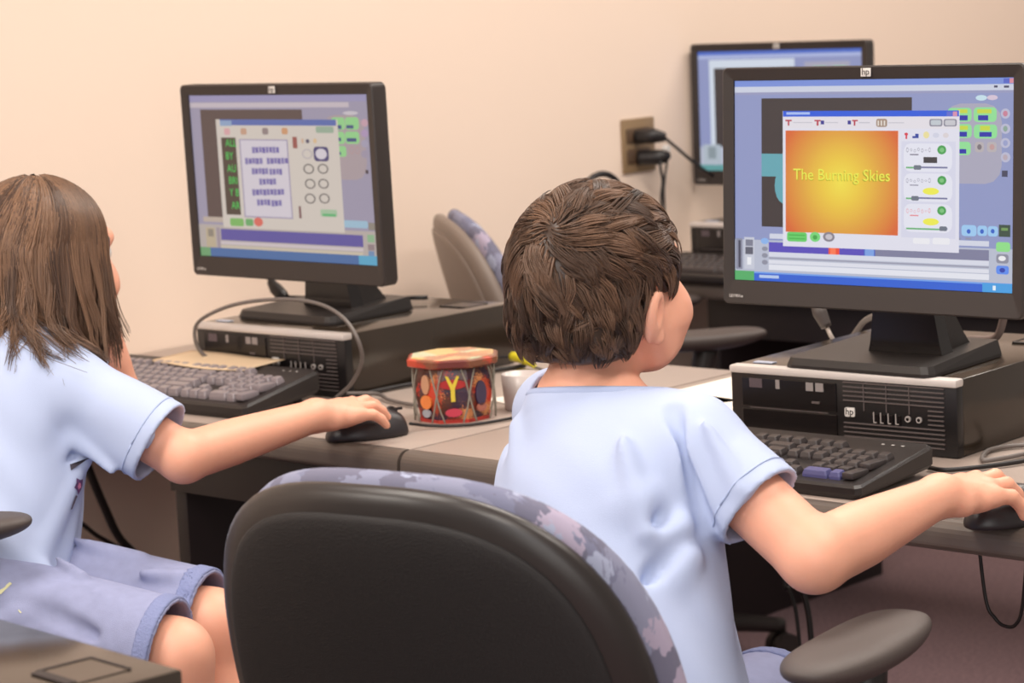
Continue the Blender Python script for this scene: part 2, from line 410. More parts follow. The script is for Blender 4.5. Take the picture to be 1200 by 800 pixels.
# ================================================================== MONITORS
SCR_R=[('r',0,0,1,1,'8e98c6'),('r',0,0,1,0.03,'7690da'),('r',0.965,0.004,0.985,0.026,'4f63c8'),('r',0.985,0.004,0.998,0.026,'d88a9a'),('r',0,0.03,1,0.058,'ccd2e4'),('r',0,0.058,1,0.07,'979bc0'),('r',0.103,0.088,0.654,0.727,'332c30'),('r',0.103,0.363,0.186,0.476,'5fa6b4'),('e',0.153,0.432,0.225,0.61,'5fa6b4'),('q',0.766,0.119,0.961,0.494,'a9a7bc'),('q',0.778,0.139,0.859,0.204,'8fe098'),('q',0.866,0.137,0.943,0.205,'8fe098'),('q',0.778,0.215,0.86,0.28,'8fe098'),('q',0.867,0.217,0.945,0.282,'8fe098'),('q',0.798,0.298,0.857,0.36,'8fe098'),('r',0.878,0.146,0.926,0.165,'c8d840'),('r',0.811,0.146,0.845,0.164,'c8d840'),('r',0.888,0.223,0.921,0.245,'c8d840'),('r',0.807,0.223,0.847,0.242,'c8d840'),('r',0.816,0.174,0.846,0.198,'0a1fa8'),('r',0.881,0.174,0.915,0.198,'0a1fa8'),('r',0.817,0.251,0.844,0.274,'0a1fa8'),('r',0.886,0.252,0.927,0.274,'0a1fa8'),('r',0.817,0.332,0.842,0.353,'0a1fa8'),('q',0.871,0.298,0.901,0.346,'b8b0b4'),('q',0.912,0.298,0.944,0.345,'b8b0b4'),('e',0.879,0.309,0.894,0.335,'776f78'),('e',0.92,0.308,0.937,0.335,'c09a9a'),('e',0.957,0.143,0.988,0.19,'b9bad4'),('e',0.964,0.153,0.98,0.18,'c87f98'),('e',0.957,0.213,0.989,0.26,'b9bad4'),('e',0.965,0.223,0.98,0.25,'8aa59a'),('e',0.957,0.279,0.989,0.326,'b9bad4'),('e',0.965,0.289,0.981,0.316,'98a0cc'),('e',0.958,0.345,0.99,0.392,'b9bad4'),('e',0.965,0.355,0.981,0.382,'b8a8b4'),('r',0.962,0.43,0.981,0.459,'3a3f5a'),('e',0.873,0.08,0.911,0.106,'c6e2ee'),('e',0.911,0.08,0.947,0.104,'d6c4d8'),('r',0.934,0.036,0.946,0.046,'3a3c60'),('r',0.967,0.037,0.984,0.047,'3a3c60'),('r',0,0.795,1,0.955,'b9bfd2'),('r',0.003,0.79,0.029,0.946,'8a8ea4'),('r',0.013,0.8,0.022,0.937,'3e4258'),('r',0.036,0.783,0.075,0.943,'c9cddc'),('r',0.041,0.795,0.07,0.827,'7a7e92'),('r',0.04,0.832,0.07,0.869,'5a5e70'),('r',0.047,0.884,0.063,0.922,'eef0f6'),('e',0.1,0.784,0.131,0.815,'8ab4ee'),('e',0.104,0.827,0.127,0.85,'8d90a2'),('e',0.104,0.86,0.127,0.884,'8d90a2'),('e',0.104,0.894,0.127,0.918,'8d90a2'),('r',0.134,0.761,0.921,0.786,'d4d8e8'),('r',0.131,0.804,0.485,0.866,'5448bc'),('r',0.485,0.792,0.526,0.861,'3f5fc4'),('r',0.489,0.808,0.522,0.853,'7aa2e6'),('r',0.356,0.81,0.396,0.865,'f0482e'),('r',0.362,0.822,0.383,0.853,'ff7a50'),('r',0.526,0.803,0.921,0.874,'7d7f9e'),('r',0.131,0.853,0.921,0.876,'d9dcea'),('r',0.131,0.88,0.921,0.887,'9a9cb0'),('r',0.131,0.893,0.921,0.912,'e0e2ee'),('r',0.131,0.916,0.922,0.943,'e6e8f2'),('r',0.539,0.766,0.559,0.774,'8e92a8'),('r',0.578,0.764,0.598,0.772,'8e92a8'),('r',0.617,0.761,0.637,0.77,'8e92a8'),('r',0.655,0.759,0.675,0.767,'8e92a8'),('r',0.693,0.757,0.713,0.765,'8e92a8'),('r',0.731,0.755,0.751,0.763,'8e92a8'),('r',0.768,0.752,0.788,0.761,'8e92a8'),('r',0.805,0.75,0.825,0.758,'8e92a8'),('r',0.842,0.748,0.861,0.756,'8e92a8'),('q',0.828,0.688,0.879,0.74,'9ccaf2'),('q',0.882,0.689,0.915,0.737,'9ccaf2'),('q',0.917,0.69,0.951,0.738,'9ccaf2'),('e',0.846,0.707,0.859,0.729,'2860c8'),('e',0.891,0.705,0.904,0.727,'2860c8'),('e',0.927,0.703,0.94,0.724,'2860c8'),('r',0.954,0.682,0.992,0.738,'2f4a3e'),('r',0.962,0.696,0.984,0.709,'6f9a58'),('q',0.945,0.763,0.992,0.808,'8ee08a'),('q',0.946,0.819,0.987,0.862,'8c8ea0'),('e',0.953,0.827,0.978,0.851,'f0f0f4'),('q',0.946,0.873,0.988,0.913,'5a8cf0'),('e',0.957,0.883,0.976,0.905,'1e3cae'),('r',0,0.955,1,1,'1f5fd4'),('r',0,0.955,1,0.963,'6fa0ec'),('r',0,0.953,0.075,1,'4fae68'),('r',0.095,0.97,0.17,0.985,'b8ccf0'),('r',0.9,0.957,1,1,'3f9fe4'),('r',0.935,0.968,0.945,0.99,'e8f4fc'),('r',0.186,0.151,0.82,0.821,'e2e2f0'),('r',0.187,0.151,0.818,0.179,'1257dc'),('r',0.2,0.157,0.288,0.169,'a8c0f4'),('r',0.776,0.156,0.795,0.177,'5868d0'),('r',0.797,0.156,0.812,0.178,'d890b0'),('r',0.194,0.179,0.818,0.237,'e4e0e8'),('r',0.196,0.194,0.22,0.202,'b8304a'),('r',0.205,0.194,0.211,0.223,'b8304a'),('r',0.305,0.195,0.328,0.202,'b8304a'),('r',0.313,0.195,0.32,0.223,'b8304a'),('r',0.443,0.195,0.464,0.202,'b8304a'),('r',0.449,0.195,0.455,0.223,'b8304a'),('r',0.328,0.198,0.341,0.217,'303090'),('r',0.427,0.198,0.439,0.217,'303090'),('r',0.226,0.206,0.296,0.21,'c2c0cc'),('r',0.345,0.206,0.392,0.21,'c2c0cc'),('r',0.468,0.206,0.507,0.211,'c2c0cc'),('r',0.574,0.207,0.629,0.211,'c2c0cc'),('q',0.53,0.19,0.569,0.229,'a08878'),('r',0.535,0.198,0.54,0.223,'e8e0d8'),('r',0.546,0.198,0.551,0.223,'e8e0d8'),('r',0.557,0.198,0.562,0.223,'e8e0d8'),('q',0.717,0.191,0.762,0.226,'8a8a9a'),('q',0.722,0.196,0.757,0.22,'c2cad2'),('q',0.766,0.191,0.811,0.226,'8a8a9a'),('q',0.771,0.196,0.806,0.221,'c8c8d0'),('g',0.197,0.247,0.608,0.749,'orange'),('r',0.608,0.247,0.612,0.737,'f4d8d8'),('e',0.63,0.256,0.643,0.27,'d83048'),('r',0.634,0.267,0.64,0.286,'d83048'),('r',0.658,0.272,0.668,0.282,'2040a0'),('r',0.668,0.261,0.68,0.282,'2040a0'),('e',0.696,0.25,0.717,0.283,'ece0a0'),('e',0.729,0.256,0.751,0.28,'d2d4e6'),('e',0.764,0.256,0.784,0.28,'dcd4d8'),('r',0.62,0.297,0.808,0.756,'d8d9ec'),('q',0.628,0.307,0.796,0.441,'e6e7f4'),('q',0.628,0.449,0.797,0.583,'e6e7f4'),('q',0.629,0.594,0.797,0.729,'e6e7f4'),('o',0.637,0.327,0.645,0.349,'7d7c90'),('o',0.65,0.331,0.658,0.344,'7d7c90'),('o',0.663,0.335,0.671,0.349,'7d7c90'),('o',0.676,0.327,0.684,0.343,'7d7c90'),('o',0.689,0.331,0.697,0.349,'7d7c90'),('o',0.702,0.335,0.71,0.343,'7d7c90'),('o',0.715,0.326,0.722,0.348,'7d7c90'),('r',0.65,0.357,0.68,0.363,'7d7c90'),('e',0.745,0.315,0.776,0.358,'3fa050'),('e',0.753,0.326,0.769,0.348,'78c47c'),('o',0.637,0.473,0.645,0.495,'8a8aa0'),('o',0.65,0.477,0.658,0.489,'8a8aa0'),('o',0.663,0.481,0.671,0.494,'8a8aa0'),('o',0.676,0.472,0.684,0.488,'8a8aa0'),('o',0.689,0.476,0.697,0.493,'8a8aa0'),('o',0.702,0.479,0.71,0.488,'8a8aa0'),('o',0.715,0.471,0.723,0.493,'8a8aa0'),('r',0.65,0.503,0.68,0.508,'8a8aa0'),('e',0.746,0.459,0.777,0.502,'3fa050'),('e',0.753,0.47,0.769,0.491,'78c47c'),('o',0.638,0.618,0.646,0.64,'e88c94'),('o',0.651,0.621,0.659,0.634,'e88c94'),('o',0.664,0.625,0.672,0.639,'e88c94'),('o',0.677,0.616,0.685,0.633,'e88c94'),('o',0.69,0.62,0.698,0.638,'e88c94'),('o',0.703,0.623,0.711,0.632,'e88c94'),('o',0.715,0.614,0.723,0.636,'e88c94'),('r',0.651,0.647,0.681,0.653,'e88c94'),('e',0.746,0.602,0.777,0.645,'3fa050'),('e',0.754,0.613,0.77,0.634,'78c47c'),('r',0.698,0.371,0.745,0.399,'33333a'),('e',0.695,0.516,0.752,0.55,'f0ee50'),('e',0.696,0.661,0.752,0.695,'f0ee50'),('r',0.637,0.418,0.677,0.426,'68b478'),('r',0.677,0.416,0.781,0.424,'7478a0'),('q',0.664,0.41,0.69,0.432,'6a7484'),('r',0.637,0.565,0.669,0.573,'68b478'),('r',0.669,0.562,0.781,0.57,'7478a0'),('q',0.656,0.557,0.682,0.579,'6a7484'),('r',0.638,0.709,0.767,0.717,'68b478'),('r',0.767,0.705,0.782,0.713,'7478a0'),('q',0.754,0.698,0.78,0.72,'6a7484'),('q',0.203,0.749,0.278,0.796,'62d068'),('r',0.21,0.761,0.271,0.767,'3fb24a'),('r',0.21,0.778,0.271,0.784,'3fb24a'),('e',0.289,0.745,0.328,0.794,'72d87a'),('e',0.3,0.76,0.317,0.783,'3aa648'),('e',0.338,0.743,0.381,0.791,'85808e'),('e',0.347,0.753,0.373,0.781,'c8c2cc'),('q',0.663,0.757,0.721,0.785,'eeeef4'),('q',0.731,0.753,0.79,0.784,'eeeef4')]
SCR_L=[('r',0,0,1,1,'9a93a8'),('r',0,0,1,0.04,'9690b4'),('r',0,0.045,0.9,0.075,'c0b4bc'),('r',0.059,0.087,0.644,0.759,'574644'),('q',0.753,0.12,0.977,0.5,'a6979c'),('q',0.801,0.134,0.873,0.207,'8fca88'),('q',0.875,0.133,0.947,0.206,'8fca88'),('q',0.796,0.218,0.868,0.29,'8fca88'),('q',0.87,0.217,0.945,0.288,'8fca88'),('q',0.801,0.302,0.871,0.365,'8fca88'),('r',0.819,0.179,0.854,0.202,'3a4a7c'),('r',0.88,0.179,0.918,0.199,'3a4a7c'),('r',0.815,0.253,0.847,0.274,'3a4a7c'),('r',0.878,0.255,0.929,0.276,'3a4a7c'),('r',0.816,0.337,0.842,0.354,'3a4a7c'),('o',0.887,0.304,0.913,0.349,'b08f92'),('o',0.919,0.303,0.944,0.348,'b08f92'),('e',0.96,0.143,0.997,0.188,'c09aa8'),('e',0.956,0.204,0.994,0.249,'a890b4'),('e',0.953,0.264,0.99,0.309,'a09ab0'),('e',0.949,0.325,0.987,0.37,'9a90a4'),('r',0.967,0.439,0.981,0.462,'43343c'),('e',0.866,0.097,0.947,0.12,'c4bcc4'),('r',0,0.8,1,0.945,'b2a7a2'),('r',0.031,0.753,0.799,0.785,'b8a89c'),('r',0.04,0.82,0.095,0.944,'b8a88e'),('r',0.053,0.83,0.086,0.877,'8a8074'),('r',0.105,0.818,0.123,0.95,'9a8c98'),('r',0.13,0.825,0.929,0.895,'59519a'),('r',0.126,0.902,0.927,0.921,'c8bcc0'),('r',0.124,0.928,0.925,0.954,'c6baa6'),('q',0.822,0.74,0.961,0.783,'98b8cc'),('r',0.963,0.749,1.004,0.793,'8a8278'),('r',0.953,0.82,0.99,0.864,'8ab08a'),('r',0.953,0.877,0.988,0.912,'8e7c80'),('r',0.954,0.916,0.985,0.955,'6c8ab0'),('r',0,0.945,1,1,'44699e'),('r',0,0.945,0.06,1,'6a9c6c'),('r',0.9,0.945,1,1,'55a2c4'),('r',0.149,0.147,0.835,0.815,'cdc3ba'),('r',0.173,0.147,0.827,0.183,'5668a8'),('r',0.173,0.154,0.241,0.187,'8aa0c0'),('q',0.194,0.201,0.229,0.242,'d4a0a4'),('q',0.29,0.2,0.325,0.24,'c09880'),('q',0.415,0.198,0.449,0.238,'8c7c7c'),('q',0.525,0.197,0.559,0.236,'c8946c'),('q',0.715,0.187,0.812,0.226,'94a894'),('r',0.173,0.258,0.258,0.734,'4a3c34'),('r',0.278,0.267,0.555,0.746,'9d93ac'),('r',0.285,0.274,0.548,0.738,'cfc7d0'),('r',0.349,0.314,0.366,0.352,'7d74a8'),('r',0.369,0.315,0.385,0.35,'6c61a0'),('r',0.389,0.313,0.405,0.347,'7d74a8'),('r',0.408,0.314,0.425,0.351,'6c61a0'),('r',0.428,0.312,0.444,0.348,'7d74a8'),('r',0.448,0.313,0.464,0.346,'6c61a0'),('r',0.467,0.311,0.483,0.349,'7d74a8'),('r',0.487,0.313,0.503,0.347,'6c61a0'),('r',0.305,0.382,0.322,0.421,'7d74a8'),('r',0.326,0.384,0.343,0.418,'6c61a0'),('r',0.346,0.381,0.364,0.416,'7d74a8'),('r',0.367,0.382,0.384,0.419,'6c61a0'),('r',0.388,0.38,0.405,0.417,'7d74a8'),('r',0.43,0.379,0.447,0.417,'7d74a8'),('r',0.451,0.38,0.468,0.415,'6c61a0'),('r',0.471,0.378,0.488,0.412,'7d74a8'),('r',0.491,0.379,0.508,0.415,'6c61a0'),('r',0.512,0.377,0.528,0.413,'7d74a8'),('r',0.532,0.378,0.549,0.41,'6c61a0'),('r',0.34,0.443,0.356,0.482,'7d74a8'),('r',0.359,0.445,0.375,0.479,'6c61a0'),('r',0.379,0.442,0.395,0.477,'7d74a8'),('r',0.398,0.443,0.414,0.48,'6c61a0'),('r',0.417,0.441,0.433,0.477,'7d74a8'),('r',0.441,0.444,0.456,0.482,'7d74a8'),('r',0.46,0.445,0.475,0.48,'6c61a0'),('r',0.479,0.443,0.494,0.477,'7d74a8'),('r',0.497,0.444,0.512,0.48,'6c61a0'),('r',0.379,0.506,0.395,0.545,'7d74a8'),('r',0.399,0.507,0.415,0.542,'6c61a0'),('r',0.419,0.505,0.435,0.539,'7d74a8'),('r',0.438,0.506,0.455,0.542,'6c61a0'),('r',0.458,0.503,0.474,0.54,'7d74a8'),('r',0.334,0.572,0.352,0.611,'7d74a8'),('r',0.355,0.573,0.373,0.608,'6c61a0'),('r',0.376,0.57,0.393,0.605,'7d74a8'),('r',0.397,0.571,0.414,0.608,'6c61a0'),('r',0.417,0.568,0.434,0.605,'7d74a8'),('r',0.438,0.569,0.455,0.602,'6c61a0'),('r',0.458,0.567,0.475,0.605,'7d74a8'),('r',0.479,0.568,0.496,0.602,'6c61a0'),('r',0.499,0.565,0.516,0.6,'7d74a8'),('r',0.358,0.633,0.374,0.672,'7d74a8'),('r',0.378,0.634,0.394,0.669,'6c61a0'),('r',0.398,0.632,0.414,0.666,'7d74a8'),('r',0.417,0.632,0.433,0.669,'6c61a0'),('r',0.44,0.635,0.457,0.674,'7d74a8'),('r',0.46,0.636,0.477,0.671,'6c61a0'),('r',0.481,0.633,0.498,0.668,'7d74a8'),('r',0.584,0.25,0.609,0.318,'96524c'),('r',0.592,0.666,0.605,0.739,'7c5a5c'),('q',0.633,0.26,0.646,0.288,'c8a890'),('e',0.657,0.263,0.677,0.288,'4e4a62'),('e',0.698,0.258,0.718,0.287,'d4b48c'),('q',0.696,0.307,0.778,0.394,'443f70'),('e',0.706,0.318,0.768,0.382,'cfc7d0'),('o',0.631,0.321,0.69,0.382,'b8aeb0'),('o',0.633,0.41,0.693,0.471,'6f6a68'),('o',0.712,0.408,0.771,0.468,'6f6a68'),('o',0.636,0.499,0.695,0.56,'6f6a68'),('o',0.71,0.497,0.768,0.557,'6f6a68'),('o',0.63,0.587,0.69,0.649,'6f6a68'),('o',0.709,0.584,0.768,0.645,'6f6a68'),('q',0.712,0.68,0.802,0.723,'a0bc9c'),('r',0.723,0.705,0.794,0.721,'5fae74'),('q',0.193,0.755,0.273,0.804,'79b060'),('q',0.283,0.755,0.328,0.799,'68a468'),('e',0.332,0.744,0.384,0.8,'d4685c')]  # reflection haze over this screen is mixed into its colours

SW, SH = .408, .255
def orange_mat():
    m = bpy.data.materials.new('orange_glow'); m.use_nodes = True; nt = m.node_tree; b = nt.nodes['Principled BSDF']
    b.inputs['Base Color'].default_value = (.01, .01, .01, 1); b.inputs['Roughness'].default_value = .45
    tc = nt.nodes.new('ShaderNodeTexCoord'); mp = nt.nodes.new('ShaderNodeMapping')
    mp.inputs['Location'].default_value = (-.062*0+.0, 0, 0)
    sp = nt.nodes.new('ShaderNodeVectorMath'); sp.operation = 'SUBTRACT'; sp.inputs[1].default_value = ORC
    sc_ = nt.nodes.new('ShaderNodeVectorMath'); sc_.operation = 'MULTIPLY'; sc_.inputs[1].default_value = (1/.098, 0, 1/.098)
    ln = nt.nodes.new('ShaderNodeVectorMath'); ln.operation = 'LENGTH'
    r = nt.nodes.new('ShaderNodeValToRGB'); e = r.color_ramp.elements
    e[0].color = hx('f2e048'); e[0].position = 0; e[1].color = hx('d8622c'); e[1].position = 1
    for p, c in ((.28, 'ecc83c'), (.6, 'e0a238')): q = e.new(p); q.color = hx(c)
    nt.links.new(tc.outputs['Object'], sp.inputs[0]); nt.links.new(sp.outputs[0], sc_.inputs[0]); nt.links.new(sc_.outputs[0], ln.inputs[0])
    nt.links.new(ln.outputs['Value'], r.inputs[0]); nt.links.new(r.outputs[0], b.inputs['Emission Color']); b.inputs['Emission Strength'].default_value = .76
    return m
ORC = (0, 0, 0)
def screen_mesh(elems, hc, tilt):
    """one mesh, a face per drawn element, each with its own glow colour"""
    V = []; F = []; mi = []; mats = []
    def m_(c):
        q = MATS.get('orange') if c == 'orange' else emat(c, SCR_GAIN)
        if q not in mats: mats.append(q)
        return mats.index(q)
    for L, (k, u0, v0, u1, v1, c) in enumerate(elems):
        y = -.0009-.000012*L
        x0, x1, z0, z1 = (u0-.5)*SW, (u1-.5)*SW, (.5-v0)*SH, (.5-v1)*SH
        if k in ('r', 'g'): P = [(x0, z1), (x1, z1), (x1, z0), (x0, z0)]
        elif k == 'q':
            r_ = min(abs(x1-x0), abs(z0-z1))*.28; P = []
            for cx, cz, a0 in ((x1-r_, z0-r_, 0), (x0+r_, z0-r_, 90), (x0+r_, z1+r_, 180), (x1-r_, z1+r_, 270)):
                for a in (0, 30, 60, 90): q = math.radians(a0+a); P.append((cx+r_*math.cos(q), cz+r_*math.sin(q)))
        else:
            cx, cz, rx, rz = (x0+x1)/2, (z0+z1)/2, abs(x1-x0)/2, abs(z0-z1)/2
            P = [(cx+rx*math.cos(a), cz+rz*math.sin(a)) for a in np.linspace(0, 2*math.pi, 18, endpoint=False)]
        if k == 'o':
            s = len(V); n = len(P)
            V += [(x, y, z) for x, z in P]+[(cx+(x-cx)*.74, y, cz+(z-cz)*.74) for x, z in P]
            for i in range(n): F.append((s+i, s+(i+1) % n, s+n+(i+1) % n, s+n+i)[::-1]); mi.append(m_(c))
            continue
        s = len(V); V += [(x, y, z) for x, z in P]; F.append(tuple(range(s, s+len(P)))); mi.append(m_(c))
    me = bpy.data.meshes.new('screen'); me.from_pydata(V, [], F)
    for q in mats: me.materials.append(q)
    me.polygons.foreach_set('material_index', mi); me.update(); return me
SCR_GAIN = .74
def make_monitor(label, loc, rz, tilt, hc, elems, base_y=.088):
    """loc: point on the case top below the screen centre; hc: height of the screen centre above it"""
    t = thing('monitor', label, 'monitor', loc, rz, 'black widescreen monitors on the computer cases')
    Rt = Matrix.Rotation(-tilt, 4, 'X'); T = Matrix.Translation((0, 0, hc)) @ Rt
    def put(o): o.matrix_local = T @ o.matrix_local if o.parent is t else o.matrix_local; return o
    bw, bt, bb = .0165, .017, .031
    x0, x1, z0, z1 = -SW/2-bw, SW/2+bw, -SH/2-bb, SH/2+bt
    # frame: front bezel ring with an opening + deep back shell, one mesh
    def rrect(x0, x1, z0, z1, r, y, n=5):
        P = []
        for cx, cz, a0 in ((x1-r, z1-r, 0), (x0+r, z1-r, 90), (x0+r, z0+r, 180), (x1-r, z0+r, 270)):
            for a in np.linspace(0, 90, n): q = math.radians(a0+a); P.append((cx+r*math.cos(q), y, cz+r*math.sin(q)))
        return P
    rings = [rrect(-SW/2-.001, SW/2+.001, -SH/2-.001, SH/2+.001, .0012, .004),
             rrect(-SW/2-.0005, SW/2+.0005, -SH/2-.0005, SH/2+.0005, .001, -.003),
             rrect(x0+.002, x1-.002, z0+.002, z1-.002, .006, -.0065),
             rrect(x0, x1, z0, z1, .008, -.0045), rrect(x0, x1, z0, z1, .008, .020),
             rrect(x0+.002, x1-.002, z0+.002, z1-.002, .008, .024),
             rrect(x0+.03, x1-.03, z0+.03, z1-.03, .02, .032), rrect(x0+.10, x1-.10, z0+.07, z1-.07, .02, .052)]
    rings = [r[::-1] for r in rings]
    o = link('housing', loft_mesh('housing', rings), BEZ, t, True); o.data.set_sharp_from_angle(angle=math.radians(30)); put(o)
    s = link('screen', screen_mesh(elems, hc, tilt), None, t); put(s)
    bd = box('maker_badge', (0, -.0068, SH/2+.0085), (.0145, .0016, .0105), WHT, t, .0007); put(bd)
    tx = text_obj('badge_letters', 'hp', .0115, BEZ, bd, (0, -.0078, SH/2+.009))
    o = text_obj('model_lettering', 'LE1901w', .006, WHT, t, (0, 0, 0), ext=.0001); o.matrix_local = T @ Matrix.Translation((x0+.022, -.0068, z0+.0105)) @ Matrix.Rotation(math.pi/2, 4, 'X')
    for i in range(5):
        bu = box('button', (.045+i*.028, -.0060, z0+.006), (.010, .0018, .0028), mat('button_grey', '8a8280', .4), t, .0005); put(bu)
    b = bm_new(); bm_cyl(b, (SW/2+.0075, -.006, -SH/2-.006), (SW/2+.0075, -.0072, -SH/2-.006), .0083, n=24)
    st = fin('round_sticker', b, mat('pink_sticker', 'e2b4b0', .4), t); put(st)
    tx = text_obj('sticker_mark', '?', .011, mat('sticker_red', 'b04848', .5), st, (SW/2+.0075, -.0076, -SH/2-.006))
    # stand: sloping slab base, wide neck, wedge-shaped brace
    y0 = base_y-.065
    rings = []
    for z, f in ((0, 1), (.004, 1), (.013, .965)):
        rings.append([(x*f, y0+.10+(y-.10)*f, z + (0.010*(y/.2) if z > .01 else 0)) for x, y in
                      ((-.112, .012), (-.107, .004), (-.098, 0), (.098, 0), (.107, .004), (.112, .012), (.100, .19), (-.100, .19))])
    link('stand_base', loft_mesh('stand_base', [[(x-.045, y, z) for x, y, z in r] for r in rings]), BLK, t)
    zt = hc+z0+.03
    rings = []
    for z, hw, ya, yb in ((.014, .060, .072, .100), (.03, .056, .072, .097), (.07, .05, .070, .092), (zt, .048, .064, .085)):
        rings.append([(-hw-.012, y0+ya, z), (hw-.02, y0+ya, z), (hw-.02, y0+yb, z), (-hw-.012, y0+yb, z)])
    link('stand_neck', loft_mesh('stand_neck', rings), BLKS, t)
    for s_ in (-1, 1):
        b = bm_new()
        P = [(s_*.046-.02, y0+.085, .016), (s_*.046-.02, y0+.165, .016), (s_*.044-.02, y0+.15, .035), (s_*.040-.018, y0+.090, zt)]
        Q = [(p[0]-s_*.012, p[1], p[2]) for p in P]
        vs = [b.verts.new(p) for p in P+Q]
        for f in ((0, 1, 2, 3), (7, 6, 5, 4), (0, 4, 5, 1), (1, 5, 6, 2), (2, 6, 7, 3), (3, 7, 4, 0)): b.faces.new([vs[i] for i in f])
        bmesh.ops.recalc_face_normals(b, faces=b.faces); fin('stand_brace', b, BLK, t)
    return t, s, T
SCR_F = [('r',0,0,1,1,'8e97c4'),('r',0,0,1,.03,'4a6cc8'),('r',0,.03,1,.06,'aab6e0'),('r',.07,.07,.60,.80,'d2dcea'),('r',.10,.14,.62,.80,'3c3436'),
         ('r',.66,.10,.93,.5,'a8a7bc'),('q',.7,.14,.8,.24,'8fe098'),('q',.82,.14,.92,.24,'8fe098'),
         ('r',0,.8,1,.95,'b9bfd2'),('r',.02,.78,.13,.94,'b0bcc8'),('r',.05,.80,.10,.9,'8a98a0'),('r',.16,.84,.9,.9,'5448bc'),('r',0,.95,1,1,'5f9fa0')]
PT = DZ+.1
for e in SCR_R:
    if e[0] == 'g': ORC = (((e[1]+e[3])/2-.5)*SW, 0, (.5-(e[2]+e[4])/2)*SH); MATS['orange'] = orange_mat()
monL, sL, TL = make_monitor('black widescreen monitor on the left showing a word window with a green letter column', (-2.9216, 2.637, PT), math.radians(-.54), math.radians(-.7), .3293-.1, SCR_L)
monR, sR, TR = make_monitor('large black monitor on the right showing an orange and yellow picture', (-1.8122, 2.6072, PT), math.radians(1.09), math.radians(3.2), .3438-.1, SCR_R)
monF, sF, TF = make_monitor('far black monitor half hidden behind the right-hand monitor', (-3.2492, 4.355, PT), math.radians(4.0), math.radians(1.0), .3104-.1, SCR_F)
def on_screen(name, s, size, u, v, m_, par, sx=1):
    o = text_obj(name, s, size, m_, par, ((u-.5)*SW, -.0034, (.5-v)*SH), ext=0, sx=sx); return o
on_screen('picture_lettering', 'The Burning Skies', .0200, .405, .465, emat('e8e850', .8), sR, 1.0)
on_screen('picture_lettering', 'The Burning Skies', .0196, .403, .469, emat('a8a018', .8), sR, 1.0).location[1] = -.0032
for i, (s_, u, v) in enumerate((('ALL', .2325, .2926), ('BY', .218, .372), ('AU', .2262, .449), ('BRI', .2296, .523), ('Y B', .2312, .597), ('AR', .2342, .6767))):
    on_screen('green_lettering', s_, .0165, u+.002, v, emat('46c458', .8), sL, .95)

